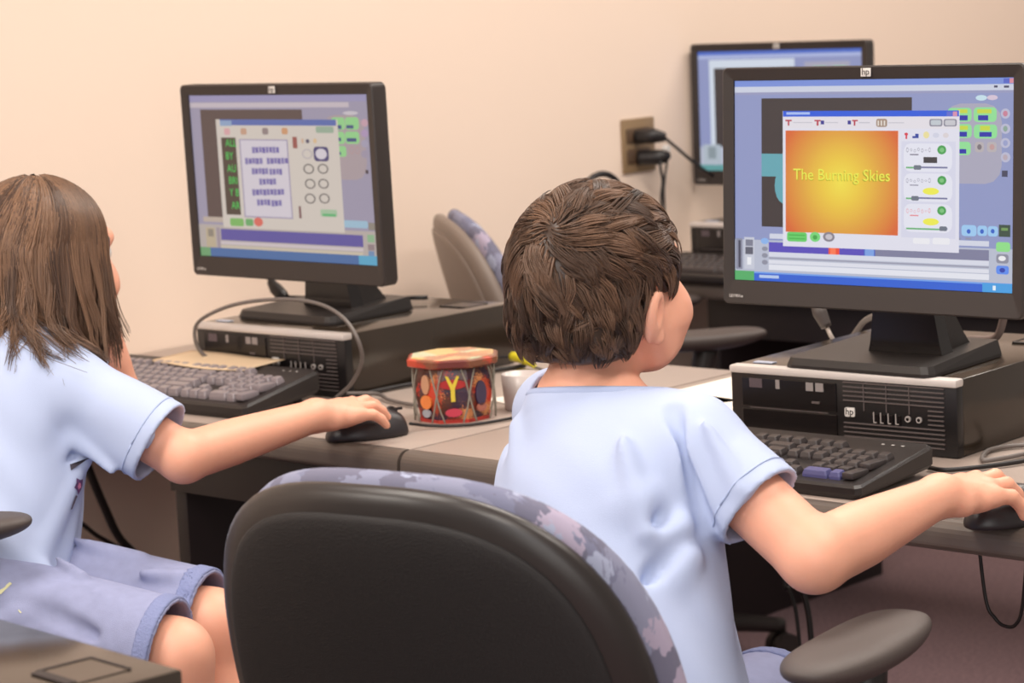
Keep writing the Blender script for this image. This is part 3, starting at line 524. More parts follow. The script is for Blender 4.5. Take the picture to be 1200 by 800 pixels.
# ================================================================== KEYBOARDS
D_KB = .165
def make_keyboard(label, capmat, lefty=False):
    t = thing('keyboard', label, 'keyboard', (0, 0, 0), 0, 'black computer keyboards')
    W, D = .455, .165                                          # origin: centre of the footprint
    def prof(x, y):                                            # top surface height
        s = (y+D/2)/D; return .016+.022*s
    rings = []
    for z, f in ((.0, .975), (.006, 1.0), (1, 1.0), (2, .985)):
        r = []
        for x, y in ((-W/2+.006, -D/2), (W/2-.006, -D/2), (W/2, -D/2+.006), (W/2, D/2-.008), (W/2-.008, D/2), (-W/2+.008, D/2), (-W/2, D/2-.008), (-W/2, -D/2+.006)):
            lift = .010*((y+D/2)/D)
            zz = (z+lift) if z < 1 else prof(x, y)-(.003 if z == 1 else 0)
            r.append((x*(f if z != 2 else 1-.004/ (W/2)), y*f if z != 2 else y*(1-.05), zz))
        rings.append(r)
    link('keyboard_body', loft_mesh('keyboard_body', rings), BLK, t)
    for sx in (-1, 1):
        box('foot', (sx*.18, D/2-.02, .005), (.03, .014, .012), BLK, t, .001)
    unit = .0187
    def keymesh(w_, d_=1):
        hw, hd = w_*unit/2-.0009, d_*unit/2-.0009; r = []
        for z, f in ((0, 0), (.004, .0004), (.0085, .0022), (.009, .0028)):
            X, Y = hw-f, hd-f
            r.append([(-X, -Y+.0015, z), (-X+.0015, -Y, z), (X-.0015, -Y, z), (X, -Y+.0015, z), (X, Y-.0015, z), (X-.0015, Y, z), (-X+.0015, Y, z), (-X, Y-.0015, z)])
        return loft_mesh('key', r)
    cache = {}
    layout = []
    def row(y, x, ws, g=0):
        for w_ in ws:
            if w_ > 0: layout.append((x+w_/2, y, w_, 1))
            x += abs(w_)
    row(0, 0, [1.25, 1.25, 1.25, 6.25, 1.25, 1.25, 1.25, 1.25, -.25, 1, 1, 1, -.25, 2, 1])
    row(5.3, 0, [1, -1, 1, 1, 1, 1, -.5, 1, 1, 1, 1, -.5, 1, 1, 1, 1, -.25, 1, 1, 1])
    row(4, 0, [1]*13+[2, -.25, 1, 1, 1, -.25, 1, 1, 1, 1]); row(3, 0, [1.5]+[1]*12+[1.5, -.25, 1, 1, 1, -.25, 1, 1, 1])
    row(2, 0, [1.75]+[1]*11+[2.25, -3.5, 1, 1, 1]); row(1, 0, [2.25]+[1]*10+[2.75, -1.25, 1, -1.25, 1, 1, 1])
    layout.append((15.25+3.25+3.5, 2.5, 1, 2)); layout.append((22, .5, 1, 2))
    x00 = -11.25*unit+.0; y00 = -D/2+.024
    small = []
    slope = math.atan2(.022, D)
    for i, (kx, ky, w_, d_) in enumerate(layout):
        if (w_, d_) not in cache: cache[(w_, d_)] = keymesh(w_, d_)
        x = x00+kx*unit; y = y00+ky*unit*.97
        m_ = capmat
        if i < 100:
            o = bpy.data.objects.new('key', cache[(w_, d_)]); C.objects.link(o); o.parent = t
            if not o.data.materials: o.data.materials.append(m_)
            o.location = (x, y, prof(x, y)-.001); o.rotation_euler = (slope, 0, 0)
        else: small.append((x, y, w_, d_))
    if small:
        b = bm_new()
        for x, y, w_, d_ in small: bm_box(b, (x, y, prof(x, y)+.003), (w_*unit-.003, d_*unit-.003, .008), .0015)
        o = fin('keys', b, capmat, t, True); o['kind'] = 'stuff'
    b = bm_new()
    for i in range(3): bm_box(b, (.165+i*.014, D/2-.018, prof(0, D/2-.018)), (.004, .0025, .0012))
    fin('indicator_lights', b, WHT, t)
    return t
kbL = make_keyboard('black keyboard with shiny keys in front of the girl', KEYL)
kbL.location = (-3.005, 2.475, DZ+.002); kbL.rotation_euler = (math.radians(1.0), 0, math.radians(3)); kbL.scale = (1, 1, 1.25)
kbR = make_keyboard('black keyboard under the boy\'s raised forearm, in front of the right computer', KEY)
kbR.location = (-1.905, 2.452, DZ+.001); kbR.rotation_euler[2] = math.radians(1)
for k_ in kbR.children:                                        # two blue keycaps at the bottom right of the number pad
    if k_.name.startswith('key.') or k_.name == 'key':
        if k_.location.y < -D_KB/2+.03 and k_.location.x > .145:
            k_.data = k_.data.copy(); k_.data.materials.clear(); k_.data.materials.append(KEYB); k_['label'] = 'blue keycap'
kbF = dup(kbR, (-3.09, 4.01, DZ+.001), 0, 'far keyboard seen in the gap between the boy\'s face and the big monitor')
# sheet of paper resting on the back of the left keyboard and against the case
V = []; F = []
for i in range(13):
    for j in range(6):
        x = -3.115+i*.0183; s = j/5
        y = 2.512+.086*s-.016*math.sin(math.pi*i/12)*(1-s); z = DZ+.055+.004*math.sin(i*.5)*.3+.0*s-.004*(1-s)
        V.append((x, y, z))
for i in range(12):
    for j in range(5): F.append((i*6+j, (i+1)*6+j, (i+1)*6+j+1, i*6+j+1))
me = bpy.data.meshes.new('paper_sheet'); me.from_pydata(V, [], F); me.update()
o = link('paper_sheet', me, PAPERB, None, True); md = o.modifiers.new('thick', 'SOLIDIFY'); md.thickness = .0012
tag(o, 'beige paper sheet lying between the left keyboard and the left computer', 'paper', 'loose papers on the desks')

# ================================================================== MICE
def make_mouse(label, loc, rz):
    t = thing('computer_mouse', label, 'mouse', loc, rz, 'black computer mice')
    f = lambda p: smax(ell((0, -.004, .0), (.035, .063, .042))(p), smax(-p[:, 2], half((0, .050, .0), (0, 1, .1))(p), .006), .006)
    me = sdf_mesh('mouse_shell', f, (-.045, -.075, -.01), (.045, .07, .052), .002, 1)
    link('mouse_shell', me, mat('mouse_black', '2a2629', .38), t, True)
    b = bm_new(); bm_box(b, (0, .028, .0350), (.0012, .036, .004)); fin('button_gap', b, DARKW, t)
    b = bm_new(); bm_cyl(b, (-.0035, .03, .0315), (.0035, .03, .0315), .008, n=18); fin('scroll_wheel', b, BLK, t, True)
    return t
make_mouse('dark grey mouse under the girl\'s hand at the desk edge', (-2.508, 2.402, DZ), math.radians(-26))
make_mouse('black mouse under the boy\'s hand at the right edge of the photo', (-1.472, 2.372, DZ), math.radians(-12))

# ================================================================== CHAIRS
def pad_mesh(name, hw, hh, n, surf, t, p=6, nr=14, na=72, shape=None):
    """closed pad: superellipse outline in (x,z), thickness t around the surface y = surf(x,z)"""
    rs = [math.sin(a) for a in np.linspace(0, math.pi/2, nr)]; rs = sorted(set([0]+[r for r in rs[1:]]))
    def pt(r, a, side):
        c, s = math.cos(a), math.sin(a)
        x = hw*r*math.copysign(abs(c)**(2/n), c); z = hh*r*math.copysign(abs(s)**(2/n), s)
        if shape: x, z = shape(x, z)
        th = t/2*(max(0, 1-r**p))**(1/2.2)
        return (x, surf(x, z)+side*th, z)
    V = [pt(0, 0, -1)]; F = []
    order = [(r, -1) for r in rs[1:]]+[(r, 1) for r in rs[1:-1][::-1]]
    for r, s in order: V += [pt(r, 2*math.pi*j/na, s) for j in range(na)]
    V.append(pt(0, 0, 1)); last = len(V)-1
    for j in range(na): F.append((0, 1+j, 1+(j+1) % na))
    for i in range(len(order)-1):
        for j in range(na): F.append((1+i*na+j, 1+(i+1)*na+j, 1+(i+1)*na+(j+1) % na, 1+i*na+(j+1) % na))
    s = 1+(len(order)-1)*na
    for j in range(na): F.append((s+j, last, s+(j+1) % na))
    me = bpy.data.meshes.new(name); me.from_pydata(V, [], F); me.update()
    b = bmesh.new(); b.from_mesh(me); bmesh.ops.recalc_face_normals(b, faces=b.faces); b.to_mesh(me); b.free(); return me
def make_chair(label):
    t = thing('office_chair', label, 'chair', (0, 0, 0), 0, 'black office chairs with patterned fabric')
    zc = .661; REC = .25; CUR = .19; HW = .242; HH = .265
    def surf(off): return lambda x, z: -REC*z+CUR*x*x/HW+off
    o = link('back_cushion', pad_mesh('back_cushion', HW, HH, 2.87, surf(.012), .062, 5), FABRIC, t, True); o.location = (0, 0, zc)
    o = link('back_shell', pad_mesh('back_shell', HW-.007, HH-.007, 2.87, surf(-.018), .045, 10), RIMM, t, True); o.location = (0, 0, zc)
    o = link('back_panel', pad_mesh('back_panel', HW-.032, HH-.032, 3.0, surf(-.036), .018, 8), SHELL, t, True); o.location = (0, 0, zc)
    # seat
    def srot(me): me.transform(Matrix.Rotation(-math.pi/2, 4, 'X')); return me
    o = link('seat_cushion', srot(pad_mesh('seat_cushion', .235, .225, 3.2, lambda x, z: -.25*x*x, .075, 4)), FABRIC, t, True); o.location = (0, .275, .455)
    o = link('seat_shell', srot(pad_mesh('seat_shell', .225, .215, 3.2, lambda x, z: 0, .03, 6)), RIMM, t, True); o.location = (0, .275, .415)
    # back bracket
    tube('back_bracket', [(0, .20, .40), (0, .06, .385), (0, .0, .44), (0, -.03+.07, .52), (0, -.055+.06, .62)], .018, BLK, t)
    for s in (-1, 1):
        a = link('arm_pad', srot(pad_mesh('arm_pad', .046, .125, 2.5, lambda x, z: -2.2*x*x-.35*max(0, abs(z)-.07)**1.3*0-.9*z*z*.6, .034, 3.2)), PAD, t, True)
        a.location = (s*.262, .335, .690)
        tube('arm_post', [(s*.262, .35, .678), (s*.268, .33, .60), (s*.268, .30, .50), (s*.24, .28, .42), (s*.15, .275, .405)], [.022, .02, .02, .02, .02], BLK, t, 10)
    b = bm_new(); bm_cyl(b, (0, .275, .40), (0, .275, .25), .026); bm_cyl(b, (0, .275, .27), (0, .275, .09), .038); fin('gas_lift', b, BLK, t, True)
    for k in range(5):
        a = math.radians(90+72*k+15); dx, dy = math.cos(a), math.sin(a)
        tube('base_arm', [(dx*.02, .275+dy*.02, .105), (dx*.15, .275+dy*.15, .095), (dx*.29, .275+dy*.29, .068)], [.028, .02, .015], BLK, t)
        b = bm_new()
        for q in (-1, 1):
            ox, oy = -dy*.014*q, dx*.014*q; px, py = dx*.29, .275+dy*.29
            bm_cyl(b, (px+ox*.5, py+oy*.5, .0275), (px+ox*1.7, py+oy*1.7, .0275), .0275, n=18)
        bm_cyl(b, (dx*.29, .275+dy*.29, .03), (dx*.29, .275+dy*.29, .07), .007, n=10)
        fin('caster', b, BLK, t, True)
    return t
CH_B = make_chair('dark office chair the boy sits on, with a pale patterned fabric edge around its back')
CH_B.location = (-1.588, 1.579, 0); CH_B.rotation_euler[2] = math.radians(9.7)
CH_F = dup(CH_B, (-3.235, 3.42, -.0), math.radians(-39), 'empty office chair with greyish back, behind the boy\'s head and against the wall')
for o_ in CH_F.children:                                      # this chair's back shell and panel get a paler grey
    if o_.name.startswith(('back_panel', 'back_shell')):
        o_.data = o_.data.copy(); o_.data.materials.clear(); o_.data.materials.append(mat('grey_chair_back', '7d7067', .5))
CH_G = dup(CH_B, (-2.957, 1.593, .035), math.radians(-38), 'office chair under the girl, only an armrest showing at the left edge')

# ================================================================== OUTLET AND CABLES
t = thing('wall_outlet', 'tan wall outlet plate with black plugs, right of the boy\'s head', 'outlet', (XW, 4.161, .982), 0)
b = bm_new(); bm_box(b, (.003, 0, 0), (.006, .106, .114), .002); fin('cover_plate', b, PLATE, t, True)
for dz in (.022, -.022):
    b = bm_new(); bm_box(b, (.008, -.005, dz), (.005, .075, .030), .003); fin('socket', b, mat('socket_brown', '5a4636', .4), t, True)
for P, s in ((((.01, -.012, .018), (.045, -.004, .020), (.062, .018, .016)), 'p'), (((.01, -.01, -.026), (.05, .01, -.026), (.06, .03, -.022)), 'q')):
    o = tube('power_plug', P, [.015, .017, .010], RUB, None, 10); o.location = (XW, 4.161, .982)
    tag(o, 'black power plug in the upper socket of the wall outlet' if s == 'p' else 'black power plug in the lower socket of the wall outlet', 'plug', 'power plugs in the wall outlet')
b = bm_new(); bm_cyl(b, (.058, .018, -.008), (.07, .02, -.008), .007, n=12); o = fin('plug_cap', b, WHT, None, True); o.location = (XW, 4.161, .982); tag(o, 'small white cap between the two black wall plugs', 'cap')
def cable(label, P, r=.003, m_=RUB, k=8): return tag(tube('cable', P, r, m_, None, 8, k), label, 'cable', 'computer cables')
cable('black cord slanting from the outlet down towards the far monitor', [(-3.42, 4.165, 1.0), (-3.42, 4.178, .996), (-3.42, 4.209, .977), (-3.42, 4.253, .949), (-3.42, 4.298, .922), (-3.42, 4.40, .87)], .0035)
cable('left of two thin cords hanging from the lower outlet plug', [(-3.425, 4.170, .958), (-3.42, 4.160, .937), (-3.42, 4.166, .906), (-3.42, 4.159, .871), (-3.42, 4.16, .79), (-3.40, 4.19, .742), (-3.36, 4.25, .7345)], .0032)
cable('right of two thin cords hanging from the lower outlet plug', [(-3.42, 4.185, .958), (-3.42, 4.180, .936), (-3.42, 4.172, .906), (-3.42, 4.168, .870), (-3.42, 4.175, .79), (-3.41, 4.22, .741), (-3.37, 4.30, .734)], .0025)
cable('black cable hoop sticking up just above the boy\'s hair', [(-3.40, 3.85, .72), (-3.4, 3.872, .85), (-3.4, 3.892, .916), (-3.4, 3.914, .935), (-3.4, 3.944, .941), (-3.4, 3.975, .934), (-3.4, 3.998, .912), (-3.4, 4.015, .85), (-3.40, 4.02, .745)], .0065)
cable('long black cord looping over the left monitor stand and computer front', [(-3.03, 2.585, .772), (-3.045, 2.565, .785), (-3.053, 2.555, .809), (-3.044, 2.555, .839), (-2.981, 2.555, .865), (-2.905, 2.555, .88), (-2.818, 2.555, .886), (-2.754, 2.555, .88), (-2.71, 2.555, .861), (-2.685, 2.555, .831), (-2.691, 2.565, .799), (-2.727, 2.575, .762), (-2.765, 2.575, .736)], .0030, RUBG)
t = thing('video_cable', 'video cable with thick plug hanging behind the left monitor', 'cable', (-3.14, 2.80, .87))
tube('cord', [(-.035, -.05, .06), (-.021, 0, .018), (-.005, 0, .002), (.0, 0, -.003)], .004, RUB, t)
tube('connector', [(-.004, 0, .0), (.008, 0, -.012), (.022, 0, -.022), (.032, 0, -.026)], [.007, .011, .011, .007], RUB, t, 10)
tube('cord_end', [(.03, 0, -.025), (.10, .06, -.032), (.22, .14, -.034)], .0035, RUB, t)
cable('black cord running behind the painted drum', [(-2.75, 2.56, .735), (-2.754, 2.599, .735), (-2.765, 2.673, .735), (-2.752, 2.80, .735), (-2.72, 2.95, .735)], .0035)
cable('grey cord crossing towards the drum from the left computer', [(-2.765, 2.60, .741), (-2.73, 2.63, .738), (-2.68, 2.61, .735), (-2.6, 2.60, .735), (-2.56, 2.66, .735)], .003, RUBG)
cable('thin mouse cord curving round the drum\'s foot', [(-2.484, 2.452, .742), (-2.472, 2.485, .7345), (-2.436, 2.515, .7335), (-2.418, 2.57, .7335), (-2.416, 2.63, .7335), (-2.42, 2.70, .7335)], .0022)
cable('thick black cord hanging on the wall under the left desk', [(-3.42, 2.56, .68), (-3.41, 2.589, .60), (-3.4, 2.601, .549), (-3.4, 2.626, .486), (-3.4, 2.649, .437), (-3.4, 2.691, .391), (-3.41, 2.78, .30), (-3.43, 2.9, .1)], .0075)
cable('thin black cord hanging on the wall beside the girl\'s waist', [(-3.44, 2.50, .60), (-3.42, 2.561, .496), (-3.42, 2.589, .47), (-3.42, 2.62, .443), (-3.42, 2.663, .414), (-3.42, 2.716, .376), (-3.44, 2.8, .2)], .004)
t = thing('video_cable', 'video cable plug hanging behind the lower left corner of the big right monitor', 'cable', (-2.13, 2.93, .86))
tube('cord', [(-.04, -.04, .09), (-.018, 0, .03), (-.006, 0, .008)], .004, RUBG, t)
tube('connector', [(-.008, 0, .012), (.003, 0, -.006), (.014, 0, -.026)], [.006, .011, .008], mat('plug_grey', '4a4240', .5), t, 10)
tube('cord_end', [(.014, 0, -.026), (.03, .0, -.05), (.04, .07, -.126)], .003, mat('cable_pale', 'a89c94', .5), t)
cable('grey cord arching up behind the right computer near the monitor stand', [(-2.13, 2.99, .79), (-2.10, 2.985, .825), (-2.081, 2.98, .84), (-2.047, 2.97, .849), (-1.99, 2.96, .843), (-1.93, 2.95, .836)], .0045, RUBG)
cable('grey cord coming down onto the right computer at the photo\'s right edge', [(-1.80, 2.88, .96), (-1.802, 2.9, .89), (-1.806, 2.9, .868), (-1.82, 2.9, .84), (-1.86, 2.9, .835)], .0055, mat('cable_mid', '7d6c66', .5))
cable('grey cord folded in a loop beside the right computer', [(-1.60, 2.80, .7345), (-1.655, 2.76, .7345), (-1.69, 2.725, .7345), (-1.70, 2.695, .7345), (-1.692, 2.665, .7345), (-1.67, 2.63, .7345), (-1.655, 2.66, .7345), (-1.64, 2.71, .7345), (-1.58, 2.77, .7345)], .003, RUBG)
cable('dark cord running along the foot of the right computer', [(-1.705, 2.560, .7345), (-1.675, 2.56, .7345), (-1.64, 2.614, .7345), (-1.61, 2.687, .7345), (-1.57, 2.75, .7345)], .003, RUB)
cable('left one of the two cords dangling under the right desk', [(-2.24, 2.98, .70), (-2.223, 2.95, .46), (-2.214, 2.95, .435), (-2.202, 2.95, .401), (-2.19, 2.95, .3), (-2.16, 2.98, .02)], .003)
cable('right one of the two cords dangling under the right desk', [(-2.215, 2.98, .70), (-2.198, 2.95, .463), (-2.19, 2.95, .439), (-2.18, 2.95, .404), (-2.165, 2.95, .3), (-2.12, 2.98, .02)], .0045)
cable('thin cord sagging below the right desk\'s apron', [(-1.60, 2.5, .69), (-1.59, 2.5, .60), (-1.578, 2.5, .578), (-1.565, 2.5, .570), (-1.55, 2.5, .574), (-1.54, 2.5, .60), (-1.53, 2.5, .69)], .0022)
# yellow connector lying behind the drum
t = thing('yellow_connector', 'yellow tapered cable connector with thin black cord between drum and boy', 'connector', (-2.70, 2.94, .742))
tube('yellow_sleeve', [(-.048, .012, .006), (-.006, -.002, .004), (.028, -.018, -.002)], [.008, .0075, .003], mat('yellow_plastic', 'd8c830', .4), t, 10)
tube('cord', [(-.045, .012, .006), (-.08, -.01, .003), (-.06, -.09, -.004)], .002, RUB, t)
tube('cord_end', [(.026, -.017, -.002), (.06, -.03, -.004), (.10, -.05, -.008)], .002, RUBG, t)
V = [(-2.683, 2.859, .7315), (-2.699, 2.916, .7315), (-2.60, 2.91, .7315), (-2.56, 2.86, .7315)]
b = bm_new(); f = b.faces.new([b.verts.new(v) for v in V][::-1]); r = bmesh.ops.extrude_face_region(b, geom=[f])
bmesh.ops.translate(b, vec=(0, 0, .006), verts=[v for v in r['geom'] if isinstance(v, bmesh.types.BMVert)]); bmesh.ops.recalc_face_normals(b, faces=b.faces)
tag(fin('black_folder', b, BLKS), 'flat black folder lying on the desk between drum and boy', 'folder')
def sheet(label, P, m_=PAPER):
    b = bm_new(); vs = [b.verts.new(p) for p in P]; f = b.faces.new(vs); r = bmesh.ops.extrude_face_region(b, geom=[f])
    bmesh.ops.translate(b, vec=(0, 0, .001), verts=[v for v in r['geom'] if isinstance(v, bmesh.types.BMVert)]); bmesh.ops.recalc_face_normals(b, faces=b.faces)
    return tag(fin('paper_sheet', b, m_), label, 'paper', 'loose papers on the desks')
sheet('white paper corner showing between the drum and the boy\'s shoulder', [(-2.575, 2.70, .7305), (-2.30, 2.62, .7305), (-2.22, 2.86, .7305), (-2.48, 2.90, .7305)])
sheet('white paper sheet beside the boy\'s neck, left of the right computer', [(-2.36, 2.68, .7305), (-2.08, 2.68, .7305), (-2.08, 3.03, .7305), (-2.36, 3.03, .7305)])

# ================================================================== PAINTED DRUM
def art_mat(name, cols, scale):
    m = bpy.data.materials.new(name); m.use_nodes = True; nt = m.node_tree; b = nt.nodes['Principled BSDF']; b.inputs['Roughness'].default_value = .3
    tc = nt.nodes.new('ShaderNodeTexCoord'); v = nt.nodes.new('ShaderNodeTexVoronoi'); v.inputs['Scale'].default_value = scale
    n = nt.nodes.new('ShaderNodeTexNoise'); n.inputs['Scale'].default_value = scale*.8
    va = nt.nodes.new('ShaderNodeVectorMath'); va.operation = 'MULTIPLY_ADD'; va.inputs[1].default_value = (.03, .03, .03)
    nt.links.new(n.outputs['Color'], va.inputs[0]); nt.links.new(tc.outputs['Object'], va.inputs[2]); nt.links.new(va.outputs[0], v.inputs['Vector'])
    sp = nt.nodes.new('ShaderNodeSeparateColor'); nt.links.new(v.outputs['Color'], sp.inputs[0])
    r = nt.nodes.new('ShaderNodeValToRGB'); r.color_ramp.interpolation = 'CONSTANT'; e = r.color_ramp.elements
    for i, c in enumerate(cols):
        if i < 2: e[i].color = hx(c); e[i].position = i/len(cols)
        else: q = e.new(i/len(cols)); q.color = hx(c)
    nt.links.new(sp.outputs[0], r.inputs[0]); nt.links.new(r.outputs[0], b.inputs['Base Color']); return m
t = thing('painted_drum', 'small painted octagonal drum with crossed side cords standing on the desk', 'drum', (-2.508, 2.569, DZ), math.radians(-3))
def octo(r, z, rot=22.5, k=1): return [(r*math.cos(math.radians(rot+45*i)), r*math.sin(math.radians(rot+45*i))*k, z) for i in range(8)]
rings = [octo(.050, 0), octo(.052, .003), octo(.057, .03), octo(.058, .045), octo(.056, .062), octo(.052, .078)]
link('drum_body', loft_mesh('drum_body', rings), art_mat('drum_paint', ('8a2c22', '5a3226', 'c8402c', '6b4030', 'd8905a', '4a2c3c', 'b8482e', '3c2a3e'), 55), t)
link('drum_lid', loft_mesh('drum_lid', [octo(.066, .079), octo(.069, .081), octo(.069, .089), octo(.066, .091)]), art_mat('lid_rim_paint', ('b03828', '7a4a34', 'c04a34', '6a3430'), 30), t)
link('lid_picture', loft_mesh('lid_picture', [octo(.063, .0905), octo(.062, .092)]), art_mat('lid_paint', ('c88a5e', 'd8a878', 'b8c0a0', 'c86a48', 'd0b070', 'b07a5a'), 28), t)
link('drum_base', loft_mesh('drum_base', [octo(.053, 0), octo(.054, .005)]), art_mat('base_paint', ('c03c34', '8a3a3a', 'd05a40'), 30), t)
for i in range(8):
    a0 = math.radians(22.5+45*i)
    for s in (-1, 1):
        P = []
        for z, wv in ((.078, .010), (.058, .004), (.040, 0), (.022, .004), (.002, .010)):
            sg = s if z > .04 else -s
            r_ = .0605 if .02 < z < .065 else .058
            c_, s_ = math.cos(a0), math.sin(a0)
            P.append((r_*c_-s_*wv*sg, r_*s_+c_*wv*sg, z))
        tube('side_cord', P, .0013, mat('pale_cord', '8a8478', .6), t, 6, 4)
def patch(name, a, z, pts, col, lift=.0035):
    ca, sa = math.cos(a), math.sin(a); b = bm_new(); vs = []
    r_ = .058*math.cos(math.radians(22.5))+lift
    vs = [b.verts.new((r_*ca-sa*x, r_*sa+ca*x, z+y)) for x, y in pts]; b.faces.new(vs)
    r = bmesh.ops.extrude_face_region(b, geom=b.faces[:]); bmesh.ops.translate(b, vec=(-ca*.003, -sa*.003, 0), verts=[v for v in r['geom'] if isinstance(v, bmesh.types.BMVert)])
    bmesh.ops.recalc_face_normals(b, faces=b.faces)
    fin(name, b, mat('paint_'+col, col, .35), t)
def blob(rx, ry, n=14): return [(rx*math.cos(q), ry*math.sin(q)) for q in np.linspace(0, 2*math.pi, n, endpoint=False)]
A = math.radians(-45)
for da, z, pts, col in ((0, .05, [(-.010, .018), (-.006, .018), (0, .006), (.006, .018), (.010, .018), (.003, .0), (.003, -.018), (-.003, -.018), (-.003, .0)], 'd8c040'),
                        (0, .016, blob(.012, .006), 'c03c50'), (0, .056, blob(.019, .007), 'a82c2c')):
    patch('painted_shape', A+da, z, pts, col, .0035 if col == 'd8c040' else .0025)
for da, z, pts, col in ((-45, .055, blob(.008, .014), 'c09070'), (-45, .03, blob(.011, .010), 'e08040'), (45, .04, blob(.010, .018), '3c3050'), (45, .02, blob(.009, .006), 'b06a5a'), (-45, .014, blob(.008, .006), '9a9ca4')):
    patch('painted_shape', A+math.radians(da), z, pts, col, .0025)
b = bm_new(); bm_box(b, (.020, 0, .035), (.02, .07, .05), .004)
o = fin('plastic_cup', b, mat('clear_grey_plastic', 'b4aca8', .3), None, True); o.location = (-2.425, 2.655, DZ+.012-.002)
bpy.data.objects.remove(o)
rings = [[(r_*math.cos(a), r_*math.sin(a), z) for a in np.linspace(0, 2*math.pi, 24, endpoint=False)] for z, r_ in ((0, .024), (.002, .026), (.052, .030), (.052, .0285), (.004, .0245))]
o = link('plastic_cup', loft_mesh('plastic_cup', rings), mat('frosted_plastic', 'c4bab6', .3), None, True); o.location = (-2.468, 2.668, DZ)
tag(o, 'pale frosted plastic cup standing just behind the painted drum', 'cup')

# ================================================================== PEOPLE
def V3(*a): return np.array(a, float)
def unit(v): v = np.array(v, float); return v/np.linalg.norm(v)
def frame(fwd, up):
    """columns: right, forward, up"""
    f = unit(fwd); r = unit(np.cross(f, up)); u = np.cross(r, f); return np.stack([r, f, u], 1)
def chain(P, R):
    return [rc(P[i], P[i+1], R[i], R[i+1]) for i in range(len(P)-1)]

def hand_sdf(o, F, s=1.0, side=1, curl=1.0, spread=1.0):
    """palm-down hand in frame F (right, forward, up); side=+1 right hand, -1 left hand"""
    T = lambda x, y, z: o+F@V3(side*x*s, y*s, z*s)
    w = T(0, 0, 0)
    mcp = [(-.023, .064, .004), (-.0075, .069, .007), (.008, .066, .005), (.0225, .057, .000)]
    palm = [rc(w, T(*m), .0145*s, .0105*s) for m in mcp]+[rc(T(-.016, .02, -.006), T(.014, .02, -.006), .013*s), rc(T(-.012, .045, -.004), T(.012, .042, -.004), .0125*s)]
    lens = [(.030, .019, .015), (.033, .021, .016), (.030, .020, .015), (.023, .015, .013)]
    pitch = [(8, -28, -52), (10, -26, -50), (6, -30, -55), (0, -34, -58)]
    yaw = [(-5), (-1), (4), (15)]
    fingers = []; tips = []
    for i in range(4):
        p = V3(*mcp[i]); P = [p-V3(0, .012, .002)]; P.append(p)
        for L, a in zip(lens[i], pitch[i]):
            a = math.radians(a*curl); y = math.radians(yaw[i]*spread)
            p = p+L*V3(math.sin(y)*math.cos(a), math.cos(y)*math.cos(a), math.sin(a)); P.append(p)
        R = [.0095, .0088, .0078, .0068, .0056]
        fingers.append(union(chain([T(*q) for q in P], [r*s for r in R]), .002)); tips.append((T(*P[-1]), T(*(P[-1]-P[-2]))-T(0, 0, 0)))
    th = [(-.010, .012, -.006), (-.031, .030, -.010), (-.040, .052, -.014), (-.036, .074, -.020)]
    thumb = union(chain([T(*q) for q in th], [.014*s, .0115*s, .009*s, .007*s]), .004)
    pf = union(palm, .012)
    fu = lambda p: np.minimum.reduce([g(p) for g in fingers])
    return (lambda p: smin(smin(pf(p), fu(p), .006), thumb(p), .008)), tips

def head_sdf(o, F, s=1.0):
    T = lambda x, y, z: o+F@(V3(x, y, z)*s)
    sm = [ell(T(0, -.010, .020), V3(.0715, .090, .078)*s, F), ell(T(0, .030, -.030), V3(.057, .056, .072)*s, F)]
    for q in (-1, 1):
        sm.append(rc(T(q*.036, .050, -.038), T(q*.029, .050, -.062), .0345*s, .028*s))
        sm.append(rc(T(q*.056, .0, -.035), T(q*.045, .025, -.072), .017*s, .016*s))
    sm += [rc(T(-.012, .060, -.084), T(.012, .060, -.084), .018*s), rc(T(-.03, .078, .022), T(.03, .078, .022), .012*s)]
    base = union(sm, .022)
    nose = union([rc(T(0, .086, .004), T(0, .101, -.022), .006*s, .0095*s), rc(T(-.009, .093, -.026), T(.009, .093, -.026), .0065*s)], .006)
    lips = rc(T(-.015, .083, -.055), T(.015, .083, -.055), .0062*s)
    lip2 = rc(T(-.011, .082, -.0635), T(.011, .082, -.0635), .0062*s)
    socks = [ell(T(q*.029, .094, .002), V3(.015, .012, .010)*s, F) for q in (-1, 1)]
    ears = []
    for q in (-1, 1):
        Fe = F@frame((-.25*q, .93, -.1), (q*.25, .0, 1))   # tilted shell
        outer = ell(T(q*.076, -.012, -.026), V3(.0085, .0175, .029)*s, Fe)
        cav = ell(T(q*.086, -.007, -.022), V3(.009, .009, .016)*s, Fe)
        lobe = ell(T(q*.0715, -.003, -.050), V3(.006, .008, .009)*s, F)
        ears.append(lambda p, a=outer, b=cav, c=lobe: smin(smax(a(p), -b(p), .004), c(p), .006))
    def f(p):
        d = base(p)
        for k in socks: d = smax(d, -k(p), .012)
        d = smin(d, nose(p), .010); d = smin(d, lips(p), .005); d = smin(d, lip2(p), .005)
        for e in ears: d = smin(d, e(p), .006)
        return d
    return f

def eyes(person, o, F, s=1.0):
    T = lambda x, y, z: Vector(o+F@(V3(x, y, z)*s))
    for q in (-1, 1):
        b = bm_new(); bmesh.ops.create_uvsphere(b, u_segments=16, v_segments=10, radius=.0115*s); bmesh.ops.translate(b, vec=T(q*.029, .0745, .002), verts=b.verts)
        e = fin('eye', b, EYE, person, True)
        b = bm_new(); bmesh.ops.create_uvsphere(b, u_segments=12, v_segments=8, radius=.006*s); bmesh.ops.translate(b, vec=T(q*.029, .0805, .002), verts=b.verts)
        fin('iris', b, mat('iris_brown', '3a2418', .3), e, True)
        P = [T(q*.014, .0885, .020), T(q*.027, .0885, .024), T(q*.040, .080, .020)]
        tube('eyebrow', P, [.0018, .0026, .0014], mat('brow', '4a3428', .8), person, 6)

